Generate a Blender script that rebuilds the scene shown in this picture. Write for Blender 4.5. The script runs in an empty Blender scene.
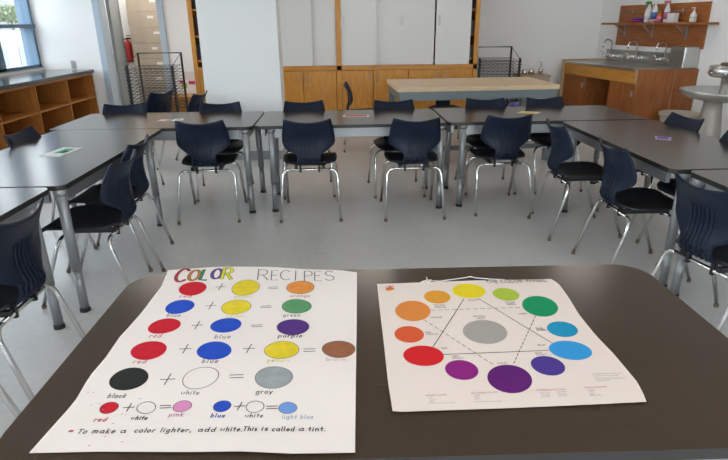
import bpy, bmesh, math, random
from mathutils import Vector, Matrix
LAMP = 4.0; SKY = 7.2; CORR = 40; EXPO = 0.0; FOUNT = (4.15, 6.05, 0)
CAM = {"r":[0.999396,-0.033434,-0.009488],"u":[0.020574,0.34913,0.936848],"f":[0.02801,0.936477,-0.349607],"lens":27.371}
POSTER_A = {"edges":{"left":[[-0.6182,0.8622],[-0.6115,0.9365],[-0.6017,1.0149],[-0.6076,1.1082],[-0.6007,1.1754],[-0.6041,1.2774],[-0.5885,1.4206],[-0.5836,1.5615],[-0.6002,1.6937]],"top":[[-0.6002,1.6937],[-0.5311,1.7038],[-0.4666,1.7114],[-0.4208,1.7152],[-0.2663,1.7105],[-0.1414,1.6819],[-0.0208,1.6638],[0.0249,1.6447]],"right":[[0.0037,0.8344],[0.0078,0.9938],[0.0174,1.3334],[0.0249,1.6447]],"bottom":[[-0.6182,0.8622],[-0.4835,0.8601],[-0.3095,0.8484],[-0.2145,0.8455],[-0.119,0.8355],[-0.053,0.8342],[0.0037,0.8344]]},"ovals":[["red",0,-0.4822,1.5483,0.0386,0.0118,0.0155,-0.049],["yellow",2,-0.3205,1.5497,0.0403,0.013,0.0122,-0.0537],["orange",2,-0.1519,1.5443,0.042,0.001,0.0042,-0.0469],["blue",0,-0.4896,1.4324,0.0387,0.0128,0.0137,-0.0382],["yellow",2,-0.3272,1.4243,0.0411,0.008,0.0094,-0.0408],["green",2,-0.154,1.424,0.0418,0.0013,0.0041,-0.042],["red",0,-0.5025,1.3278,0.0391,0.0156,0.0154,-0.0379],["blue",0,-0.3361,1.3236,0.0404,0.0105,0.0101,-0.0374],["purple",2,-0.1544,1.3088,0.0422,0.0016,0.0045,-0.0428],["red",0,-0.5047,1.2076,0.0401,0.0116,0.0182,-0.0431],["blue",0,-0.3398,1.1967,0.0415,0.0066,0.0116,-0.042],["yellow",2,-0.1722,1.1942,0.0424,0.0016,0.0051,-0.0409],["brown",2,-0.0308,1.1926,0.0419,-0.0019,0.0004,-0.0388],["black",0,-0.5113,1.0904,0.04,0.0128,0.0196,-0.0404],["ink",1,-0.3461,1.084,0.0378,0.0148,0.0143,-0.0369],["gray",2,-0.1784,1.0794,0.0415,0.0049,0.0071,-0.0415],["red",2,-0.5181,0.991,0.0172,0.0071,0.0095,-0.017],["ink",1,-0.4376,0.9864,0.0186,0.0042,0.0082,-0.0185],["pink",2,-0.3617,0.9866,0.0182,0.0053,0.007,-0.0171],["blue",2,-0.2763,0.982,0.0179,0.0054,0.0058,-0.0171],["ink",1,-0.2061,0.9775,0.0186,0.0024,0.004,-0.0183],["lightblue",2,-0.1362,0.9713,0.0187,0.002,0.0029,-0.0189]],"segs":[["ink",0.0028,-0.4118,1.5537,-0.3856,1.5573],["ink",0.0028,-0.3998,1.5321,-0.3977,1.5799],["ink",0.0028,-0.4144,1.4328,-0.3875,1.4354],["ink",0.0028,-0.4025,1.4134,-0.3994,1.4554],["ink",0.0028,-0.4276,1.3256,-0.4001,1.3275],["ink",0.0028,-0.415,1.306,-0.4126,1.3473],["ink",0.0028,-0.4279,1.2072,-0.3994,1.2083],["ink",0.0028,-0.4147,1.1878,-0.4126,1.2283],["ink",0.0028,-0.2684,1.201,-0.2409,1.203],["ink",0.0028,-0.2577,1.1825,-0.2516,1.2221],["ink",0.0028,-0.4369,1.0819,-0.4043,1.0821],["ink",0.0028,-0.4222,1.0626,-0.419,1.1021],["ink",0.0028,-0.4863,0.9893,-0.4645,0.9899],["ink",0.0028,-0.4759,0.9772,-0.4749,1.0022],["ink",0.0028,-0.2494,0.9797,-0.2285,0.9808],["ink",0.0028,-0.2416,0.9683,-0.2363,0.9924],["ink",0.0028,-0.2507,1.5479,-0.2226,1.5497],["ink",0.0028,-0.2494,1.5379,-0.2215,1.5397],["ink",0.0028,-0.2565,1.4267,-0.228,1.4283],["ink",0.0028,-0.2553,1.4185,-0.227,1.4201],["ink",0.0028,-0.2665,1.3212,-0.2388,1.3227],["ink",0.0028,-0.2652,1.3126,-0.2376,1.314],["ink",0.0028,-0.1176,1.1953,-0.0898,1.1962],["ink",0.0028,-0.1169,1.184,-0.0892,1.185],["ink",0.0028,-0.2799,1.0903,-0.2506,1.0907],["ink",0.0028,-0.2779,1.0797,-0.2488,1.0801],["ink",0.0028,-0.4096,0.991,-0.3876,0.9909],["ink",0.0028,-0.4072,0.9831,-0.3853,0.9831],["ink",0.0028,-0.1812,0.9775,-0.1593,0.9781],["ink",0.0028,-0.1802,0.9696,-0.1584,0.9702]],"words":[["red","redpen",0.0022,-0.5073,1.4878,0.0358,-0.0018,0.0102],["yellow","yellowpen",0.0022,-0.3438,1.4815,0.0503,-0.0012,0.0102],["orange","brownpen",0.0022,-0.1781,1.48,0.0595,-0.0028,0.0101],["blue","ink",0.0022,-0.5131,1.3782,0.0394,-0.0024,0.0096],["yellow","yellowpen",0.0022,-0.3447,1.3663,0.0526,-0.0015,0.0096],["green","ink",0.0022,-0.1872,1.3666,0.0473,-0.0016,0.0096],["red","redpen",0.0024,-0.5249,1.2706,0.0304,-0.0022,0.0104],["blue","ink",0.0024,-0.3534,1.2557,0.0414,-0.0017,0.0103],["purple","inkd",0.0028,-0.1886,1.2555,0.0622,-0.0018,0.0104],["red","redpen",0.0026,-0.5249,1.1512,0.0317,-0.0022,0.0093],["blue","ink",0.0026,-0.3582,1.1427,0.0384,-0.0019,0.0092],["yellow","yellowpen",0.0026,-0.2019,1.1409,0.0527,-0.0014,0.0086],["brown","palepen",0.0022,-0.0606,1.1411,0.0481,-0.0018,0.008],["black","ink",0.0026,-0.5356,1.0246,0.0399,-0.0024,0.0079],["white","ink",0.0022,-0.3763,1.0259,0.0398,-0.0022,0.0075],["gray","ink",0.0028,-0.2106,1.0216,0.0351,-0.0011,0.008],["red","redpen",0.0028,-0.5332,0.9488,0.025,-0.0014,0.0072],["white","inkd",0.0026,-0.458,0.9496,0.0335,-0.0021,0.0068],["pink","pinkpen",0.0026,-0.3819,0.9557,0.0294,-0.0018,0.0064],["blue","bluepen",0.0028,-0.2933,0.9475,0.0291,-0.0015,0.0068],["white","ink",0.0024,-0.2227,0.9442,0.0372,-0.0015,0.0068],["light blue","lightbluepen",0.0022,-0.1448,0.9373,0.0638,-0.0019,0.0066],["*","redpen",0.0018,-0.572,0.9183,0.0101,-0.0005,0.007],["To","inkd",0.0027,-0.551,0.9135,0.0182,-0.0009,0.0078],["make","inkd",0.0027,-0.5223,0.9135,0.0466,-0.0026,0.0074],["a","inkd",0.0027,-0.4647,0.9105,0.0101,-0.0006,0.0074],["color","inkd",0.0027,-0.4369,0.9103,0.0405,-0.0025,0.0074],["lighter,","inkd",0.0027,-0.3847,0.9082,0.0625,-0.0038,0.0073],["add","inkd",0.0027,-0.3085,0.9051,0.0341,-0.0019,0.0073],["white.","inkd",0.0027,-0.2645,0.9036,0.044,-0.0021,0.0073],["This","inkd",0.0027,-0.2187,0.9029,0.027,-0.0011,0.0074],["is","inkd",0.0027,-0.1819,0.9019,0.012,-0.0005,0.0074],["called","inkd",0.0027,-0.1607,0.8997,0.0438,-0.0015,0.0073],["a","inkd",0.0027,-0.107,0.8988,0.0092,-0.0003,0.0074],["tint.","inkd",0.0027,-0.088,0.8973,0.0339,-0.001,0.0074],["C","redpaint",0.009,-0.5597,1.5997,0.0447,-0.0025,0.0644],["O","orangepaint",0.009,-0.5173,1.6072,0.037,-0.0017,0.0522],["L","greenpaint",0.009,-0.4781,1.6094,0.0231,-0.0009,0.0499],["O","purplepaint",0.009,-0.4453,1.6176,0.0356,-0.001,0.0503],["R","yellowpaint",0.009,-0.4106,1.6181,0.0356,-0.0009,0.0529],["R","ink",0.0032,-0.2949,1.6033,0.0397,-0.0014,0.0536],["E","ink",0.0032,-0.2519,1.6011,0.0261,-0.0011,0.0496],["C","ink",0.0032,-0.2233,1.5998,0.0398,-0.002,0.0485],["I","ink",0.0032,-0.1769,1.5951,0.0127,-0.0008,0.0481],["P","ink",0.0032,-0.1466,1.5909,0.0317,-0.0022,0.0478],["E","ink",0.0032,-0.1118,1.59,0.0254,-0.0019,0.0462],["S","ink",0.0032,-0.0801,1.5876,0.0348,-0.0029,0.0451]],"dots":[[-0.5858,1.046],[-0.5738,1.0437],[-0.5451,1.0054],[-0.5605,1.0013],[-0.4823,0.9682],[-0.4732,0.966],[-0.4898,0.9394],[-0.4906,0.901],[-0.451,0.8844],[-0.5114,0.8766],[-0.5285,0.9851],[-0.4614,1.0168]]}
POSTER_B = {"edges":{"left":[[0.0844,0.9497],[0.0821,1.0493],[0.0837,1.2061],[0.0839,1.3592],[0.0855,1.5573]],"top":[[0.0855,1.5573],[0.2234,1.5589],[0.4099,1.5617],[0.5369,1.5623],[0.6361,1.5634]],"right":[[0.6266,0.9558],[0.6294,0.9633],[0.6411,1.0209],[0.6415,1.1401],[0.6355,1.2279],[0.6348,1.3373],[0.6435,1.4332],[0.648,1.5308],[0.6361,1.5634]],"bottom":[[0.0844,0.9497],[0.0913,0.9466],[0.1837,0.9482],[0.3323,0.9506],[0.4826,0.9534],[0.6266,0.9558]]},"ovals":[["c_yorange",0,0.258,1.4561,0.0381,-0.0067,-0.0075,-0.0413],["c_yellow",0,0.3595,1.4901,0.0492,-0.0084,-0.0113,-0.0479],["c_orange",0,0.1765,1.3776,0.049,-0.0065,-0.0077,-0.0579],["c_rorange",0,0.1527,1.2539,0.038,-0.0059,-0.0056,-0.0407],["c_red",0,0.1765,1.1528,0.0489,-0.0068,-0.0073,-0.0446],["c_rviolet",0,0.2576,1.0898,0.037,-0.0107,-0.011,-0.0387],["c_violet",0,0.36,1.0523,0.0475,-0.0138,-0.0192,-0.0522],["c_bviolet",0,0.4645,1.0992,0.035,-0.0167,-0.0176,-0.037],["c_blue",0,0.5428,1.1625,0.0477,-0.0163,-0.019,-0.0406],["c_bgreen",0,0.5605,1.2631,0.0366,-0.0126,-0.0167,-0.0373],["c_green",0,0.5425,1.389,0.0451,-0.0199,-0.0238,-0.0565],["c_ygreen",0,0.4646,1.4631,0.0365,-0.0134,-0.0134,-0.0391],["c_gray",0,0.3529,1.2582,0.056,-0.0115,-0.0165,-0.0577]],"segs":[["inkd",0.0022,0.3341,1.4385,0.2056,1.1906],["inkd",0.0022,0.3757,1.4398,0.5097,1.198],["inkd",0.0022,0.2272,1.1549,0.4901,1.1641],["inkd",0.0018,0.2278,1.3756,0.2398,1.3758],["inkd",0.0018,0.2478,1.3759,0.2597,1.376],["inkd",0.0018,0.2677,1.3761,0.2798,1.3763],["inkd",0.0018,0.2878,1.3765,0.2998,1.3767],["inkd",0.0018,0.3078,1.3769,0.3199,1.3771],["inkd",0.0018,0.3279,1.3773,0.34,1.3776],["inkd",0.0018,0.3481,1.3778,0.3602,1.3781],["inkd",0.0018,0.3682,1.3783,0.3804,1.3787],["inkd",0.0018,0.3884,1.3789,0.4006,1.3793],["inkd",0.0018,0.4087,1.3795,0.4209,1.3799],["inkd",0.0018,0.429,1.3802,0.4412,1.3805],["inkd",0.0018,0.4493,1.3808,0.4615,1.3812],["inkd",0.0018,0.4697,1.3815,0.4819,1.3819],["inkd",0.0018,0.2011,1.3247,0.2085,1.3131],["inkd",0.0018,0.2133,1.3054,0.2205,1.2941],["inkd",0.0018,0.2252,1.2866,0.2322,1.2754],["inkd",0.0018,0.2368,1.2681,0.2437,1.2572],["inkd",0.0018,0.2482,1.2501,0.2549,1.2394],["inkd",0.0018,0.2593,1.2324,0.2659,1.2219],["inkd",0.0018,0.2702,1.215,0.2765,1.2048],["inkd",0.0018,0.2808,1.198,0.287,1.1879],["inkd",0.0018,0.2911,1.1813,0.2972,1.1714],["inkd",0.0018,0.3012,1.1649,0.3072,1.1553],["inkd",0.0018,0.3111,1.1489,0.3169,1.1394],["inkd",0.0018,0.3208,1.1332,0.3265,1.1239],["inkd",0.0018,0.3302,1.1178,0.3358,1.1087],["inkd",0.0018,0.5118,1.3341,0.5051,1.3222],["inkd",0.0018,0.5006,1.3144,0.494,1.3027],["inkd",0.0018,0.4897,1.295,0.4832,1.2836],["inkd",0.0018,0.479,1.2761,0.4726,1.2649],["inkd",0.0018,0.4685,1.2575,0.4623,1.2465],["inkd",0.0018,0.4582,1.2393,0.4521,1.2285],["inkd",0.0018,0.4481,1.2213,0.4422,1.2108],["inkd",0.0018,0.4382,1.2038,0.4324,1.1934],["inkd",0.0018,0.4286,1.1865,0.4229,1.1763],["inkd",0.0018,0.4191,1.1696,0.4135,1.1596],["inkd",0.0018,0.4098,1.153,0.4043,1.1432],["inkd",0.0018,0.4007,1.1367,0.3954,1.1271],["inkd",0.0018,0.3919,1.1208,0.3866,1.1114]],"prints":[["THE COLOR WHEEL","inkd",0,0.4244,1.5369,0.1933,0.0058,0.0231],["YELLOW","inkd",0,0.24,1.3998,0.0315,-0.0005,0.0085],["ORANGE","inkd",0,0.241,1.3881,0.0313,-0.0005,0.0084],["YELLOW","inkd",0,0.3432,1.4258,0.0322,-0.0002,0.0088],["YELLOW","inkd",0,0.4482,1.4074,0.0292,0.0002,0.0086],["GREEN","inkd",0,0.4495,1.3962,0.0261,0.0003,0.0084],["ORANGE","inkd",0,0.2188,1.3329,0.033,-0.0006,0.0078],["RED","inkd",0,0.1958,1.2562,0.0158,0.0002,0.0072],["ORANGE","inkd",0,0.1959,1.2473,0.0313,-0.0005,0.0071],["RED","inkd",0,0.2252,1.1797,0.0151,0.0003,0.0066],["RED","inkd",0,0.2472,1.1432,0.0147,0.0003,0.0063],["VIOLET","inkd",0,0.2445,1.1355,0.0267,-0.0001,0.0062],["VIOLET","inkd",0,0.3462,1.1099,0.0263,-0.0001,0.006],["BLUE","inkd",0,0.452,1.1508,0.0174,0.0002,0.0064],["VIOLET","inkd",0,0.4506,1.1429,0.0258,-0.0002,0.0063],["BLUE","inkd",0,0.4697,1.1856,0.0191,0.0001,0.0067],["BLUE","inkd",0,0.491,1.2661,0.0188,0.0003,0.0072],["GREEN","inkd",0,0.4894,1.2571,0.0253,0.0,0.0072],["GREEN","inkd",0,0.4669,1.3427,0.0253,0.0003,0.0079],["NEUTRAL","inkd",0,0.3377,1.3335,0.036,-0.0002,0.0078],["GRAY","inkd",0,0.3465,1.3231,0.0221,0.0003,0.0077],["PRIMARY COLORS","redpen",0,0.1606,0.994,0.0461,0.0018,0.0051],["SECONDARY COLORS","redpen",0,0.2612,0.9992,0.0576,0.0015,0.0052],["INTERMEDIATE COLORS","redpen",0,0.4061,1.0039,0.0647,0.0005,0.0052],["MIXING PRIMARIES","redpen",0,0.5144,1.0074,0.0518,0.0007,0.0053],["Red","graypen",0,0.166,0.9857,0.0078,0.0017,0.0044],["Yellow","graypen",0,0.1672,0.979,0.011,0.0016,0.0043],["Blue","graypen",0,0.1674,0.9731,0.0088,0.0017,0.0043],["primary colors are mixed","graypen",0,0.1615,0.9693,0.0578,0.0,0.0042],["Orange","graypen",0,0.2649,0.9912,0.0135,0.0016,0.0044],["Green","graypen",0,0.2645,0.9844,0.0113,0.0016,0.0044],["Violet","graypen",0,0.2642,0.9784,0.0112,0.0016,0.0043],["two primary colors are mixed","graypen",0,0.2605,0.9713,0.0603,-0.0001,0.0043],["yellow orange","graypen",0,0.411,0.9952,0.0225,0.0011,0.0045],["red orange","graypen",0,0.4109,0.9883,0.0202,0.0011,0.0044],["red violet","graypen",0,0.4086,0.9816,0.0201,0.0011,0.0044],["blue violet","graypen",0,0.4489,0.9963,0.0225,0.001,0.0045],["blue green","graypen",0,0.4486,0.9893,0.0202,0.0011,0.0044],["yellow green","graypen",0,0.4485,0.9832,0.0201,0.0011,0.0044],["Magenta","graypen",0,0.5187,0.999,0.0161,0.0012,0.0045],["Yellow","graypen",0,0.5183,0.9927,0.0117,0.0015,0.0045],["Cyan","graypen",0,0.5179,0.9864,0.0116,0.0014,0.0044],["Black","graypen",0,0.5156,0.981,0.0266,0.0006,0.0044],["complementary colors are","graypen",0,0.5528,1.0584,0.069,-0.0017,0.005],["opposite on the wheel","graypen",0,0.5518,1.0506,0.0574,-0.001,0.005],["neutral gray results from","graypen",0,0.552,1.0402,0.0703,-0.0019,0.0049],["mixing them","graypen",0,0.5509,1.0323,0.0321,0.0004,0.0048]],"logo":[["c_yorange",0,0.1229,1.5166,0.0139,0.0045,-0.0,-0.0104]],"words":[["ABC","redpaint2",0.0035,0.1107,1.516,0.0228,-0.0017,0.0155]],"string":[[0.2239,1.5627],[0.2342,1.5686],[0.2492,1.5635],[0.2594,1.5687],[0.2839,1.5638],[0.3173,1.5736],[0.3674,1.5856],[0.385,1.5929],[0.4019,1.5823],[0.4439,1.5713],[0.4838,1.5655],[0.4947,1.5591]],"knot":[[0.2298,1.5596],[0.2443,1.5732],[0.2454,1.593],[0.2456,1.5717],[0.257,1.574],[0.2451,1.5566],[0.2341,1.5687]]}
random.seed(7)
C = bpy.context.scene.collection
PI = math.pi
R = math.radians
T = 0.735          # table height

# ------------------------------------------------------------------ materials
MATS = {}
def mat(name, col, rough=.5, metal=0., spec=.5, bump=0., bscale=60., vary=0., vscale=8., emit=None, coat=0.):
    if name in MATS: return MATS[name]
    m = bpy.data.materials.new(name); m.use_nodes = True
    nt = m.node_tree; b = nt.nodes['Principled BSDF']
    b.inputs['Base Color'].default_value = (*col, 1); b.inputs['Roughness'].default_value = rough
    b.inputs['Metallic'].default_value = metal; b.inputs['Specular IOR Level'].default_value = spec
    b.inputs['Coat Weight'].default_value = coat
    if emit:
        b.inputs['Emission Color'].default_value = (*emit[0], 1); b.inputs['Emission Strength'].default_value = emit[1]
    if bump or vary:
        tc = nt.nodes.new('ShaderNodeTexCoord'); n = nt.nodes.new('ShaderNodeTexNoise')
        nt.links.new(tc.outputs['Object'], n.inputs['Vector'])
        if bump:
            n.inputs['Scale'].default_value = bscale
            bp = nt.nodes.new('ShaderNodeBump'); bp.inputs['Strength'].default_value = bump; bp.inputs['Distance'].default_value = .002
            nt.links.new(n.outputs['Fac'], bp.inputs['Height']); nt.links.new(bp.outputs['Normal'], b.inputs['Normal'])
        if vary:
            n2 = nt.nodes.new('ShaderNodeTexNoise'); n2.inputs['Scale'].default_value = vscale; n2.inputs['Detail'].default_value = 4
            nt.links.new(tc.outputs['Object'], n2.inputs['Vector'])
            cr = nt.nodes.new('ShaderNodeValToRGB')
            cr.color_ramp.elements[0].position = .35; cr.color_ramp.elements[1].position = .65
            cr.color_ramp.elements[0].color = (*[c*(1-vary) for c in col], 1); cr.color_ramp.elements[1].color = (*[min(1, c*(1+vary)) for c in col], 1)
            nt.links.new(n2.outputs['Fac'], cr.inputs['Fac']); nt.links.new(cr.outputs['Color'], b.inputs['Base Color'])
    MATS[name] = m
    return m

def wood(name, dark, light, rough=.4, axis=2, scale=6., stretch=12.):
    if name in MATS: return MATS[name]
    m = bpy.data.materials.new(name); m.use_nodes = True
    nt = m.node_tree; b = nt.nodes['Principled BSDF']; b.inputs['Roughness'].default_value = rough
    b.inputs['Specular IOR Level'].default_value = .4
    tc = nt.nodes.new('ShaderNodeTexCoord'); mp = nt.nodes.new('ShaderNodeMapping')
    s = [stretch]*3; s[axis] = 1.0; mp.inputs['Scale'].default_value = s
    n = nt.nodes.new('ShaderNodeTexNoise'); n.inputs['Scale'].default_value = scale; n.inputs['Detail'].default_value = 5; n.inputs['Distortion'].default_value = .6
    cr = nt.nodes.new('ShaderNodeValToRGB')
    cr.color_ramp.elements[0].position = .32; cr.color_ramp.elements[1].position = .68
    cr.color_ramp.elements[0].color = (*dark, 1); cr.color_ramp.elements[1].color = (*light, 1)
    L = nt.links.new
    L(tc.outputs['Object'], mp.inputs['Vector']); L(mp.outputs['Vector'], n.inputs['Vector']); L(n.outputs['Fac'], cr.inputs['Fac']); L(cr.outputs['Color'], b.inputs['Base Color'])
    MATS[name] = m
    return m

def floor_mat():
    m = bpy.data.materials.new('speckled_floor'); m.use_nodes = True
    nt = m.node_tree; b = nt.nodes['Principled BSDF']; L = nt.links.new
    b.inputs['Specular IOR Level'].default_value = .5
    tc = nt.nodes.new('ShaderNodeTexCoord')
    n1 = nt.nodes.new('ShaderNodeTexNoise'); n1.inputs['Scale'].default_value = 3; n1.inputs['Detail'].default_value = 1
    n2 = nt.nodes.new('ShaderNodeTexNoise'); n2.inputs['Scale'].default_value = 22; n2.inputs['Detail'].default_value = 2
    for n in (n1, n2): L(tc.outputs['Object'], n.inputs['Vector'])
    c1 = nt.nodes.new('ShaderNodeValToRGB'); c1.color_ramp.elements[0].position = .3; c1.color_ramp.elements[1].position = .7
    c1.color_ramp.elements[0].color = (.635, .625, .61, 1); c1.color_ramp.elements[1].color = (.665, .655, .64, 1)
    L(n1.outputs['Fac'], c1.inputs['Fac'])
    c2 = nt.nodes.new('ShaderNodeValToRGB'); c2.color_ramp.elements[0].position = .42; c2.color_ramp.elements[1].position = .62
    c2.color_ramp.elements[0].color = (.90, .90, .905, 1); c2.color_ramp.elements[1].color = (1.05, 1.05, 1.05, 1)
    L(n2.outputs['Fac'], c2.inputs['Fac'])
    a = nt.nodes.new('ShaderNodeMix'); a.data_type = 'RGBA'; a.blend_type = 'MULTIPLY'; a.inputs['Factor'].default_value = 1
    a.inputs['Factor'].default_value = .3; L(c1.outputs['Color'], a.inputs[6]); L(c2.outputs['Color'], a.inputs[7])
    L(a.outputs[2], b.inputs['Base Color'])
    b.inputs['Roughness'].default_value = .25
    return m

def glass_mat():
    m = bpy.data.materials.new('window_glass'); m.use_nodes = True
    nt = m.node_tree; nt.nodes.clear(); L = nt.links.new
    o = nt.nodes.new('ShaderNodeOutputMaterial'); mx = nt.nodes.new('ShaderNodeMixShader')
    t = nt.nodes.new('ShaderNodeBsdfTransparent'); g = nt.nodes.new('ShaderNodeBsdfGlossy'); mx.inputs['Fac'].default_value = .06
    t.inputs['Color'].default_value = (.96, .98, .98, 1); g.inputs['Roughness'].default_value = .02
    L(t.outputs[0], mx.inputs[1]); L(g.outputs[0], mx.inputs[2]); L(mx.outputs[0], o.inputs['Surface'])
    return m

M_FLOOR = floor_mat(); M_GLASS = glass_mat()
M_WALL = mat('wall_paint', (.86, .86, .85), .85, bump=.15, bscale=180)
M_CEIL = mat('ceiling_paint', (.76, .73, .69), .9)
M_BASE = mat('grey_baseboard', (.36, .37, .38), .6)
M_OAK = wood('oak_veneer', (.48, .19, .025), (.64, .295, .045), .38, 2, 5, 9)
M_OAKH = wood('oak_veneer_horizontal', (.46, .18, .025), (.60, .27, .042), .38, 0, 5, 9)
M_SHELFW = wood('bookcase_wood', (.36, .13, .025), (.50, .20, .045), .4, 2, 5, 9)
M_CHERRY = wood('cherry_panel', (.27, .085, .022), (.38, .135, .038), .42, 2, 4, 8)
M_CHERRYH = wood('cherry_panel_horizontal', (.27, .085, .022), (.38, .135, .038), .42, 1, 4, 8)
M_ORANGEW = wood('orange_apron_wood', (.47, .20, .03), (.58, .27, .05), .4, 1, 4, 8)
M_MAPLE = wood('maple_butcher_block', (.60, .42, .24), (.74, .56, .36), .42, 0, 7, 16)
M_TAN = wood('tan_panel_edge', (.40, .27, .16), (.52, .37, .23), .5, 2, 5, 8)
M_TOP = mat('charcoal_laminate', (.046, .0285, .0165), .21, spec=.68)
M_EDGE = mat('dark_table_edge', (.022, .02, .019), .45)
M_STEEL = mat('grey_powder_steel', (.34, .355, .365), .42, metal=.55)
M_STEELD = mat('grey_telescopic_steel', (.29, .30, .31), .42, metal=.55)
M_RUBBER = mat('black_rubber', (.012, .012, .013), .6)
M_NAVY = mat('navy_plastic', (.008, .014, .031), .42, spec=.24, bump=.12, bscale=500)
M_NAVYS = mat('black_seat_plastic', (.010, .012, .017), .48, spec=.3, bump=.12, bscale=500)
M_CHROME = mat('chrome', (.72, .72, .71), .17, metal=1.)
M_GLIDE = mat('brown_glide', (.16, .11, .07), .5)
M_INOX = mat('brushed_stainless', (.55, .545, .52), .30, metal=1.)
M_INOXD = mat('stainless_backsplash', (.40, .395, .37), .36, metal=.9)
M_WHITE = mat('white_panel', (.72, .715, .70), .55)
M_PULL = mat('pull_metal', (.42, .42, .41), .4, metal=.6)
M_BLACK = mat('black_metal', (.012, .012, .013), .45)
M_WIRE = mat('grey_wire', (.05, .052, .055), .4, metal=.7)
M_DARK = mat('dark_interior', (.03, .025, .02), .8)
M_SLATE = mat('slate_counter', (.055, .06, .066), .16, spec=.6, vary=.1, vscale=40)
M_BLUE = mat('blue_grey_frame', (.10, .18, .27), .4, spec=.5)
M_BLUEL = mat('pale_blue_frame', (.42, .50, .58), .45)
M_DOOR = mat('grey_door', (.24, .265, .27), .4)
M_KRAFT = mat('kraft_cardboard', (.46, .375, .285), .85, vary=.06, vscale=4)
M_RED = mat('red_enamel', (.42, .02, .02), .3)
M_PAPERW = mat('white_paper', (.78, .75, .72), .8)

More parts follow.
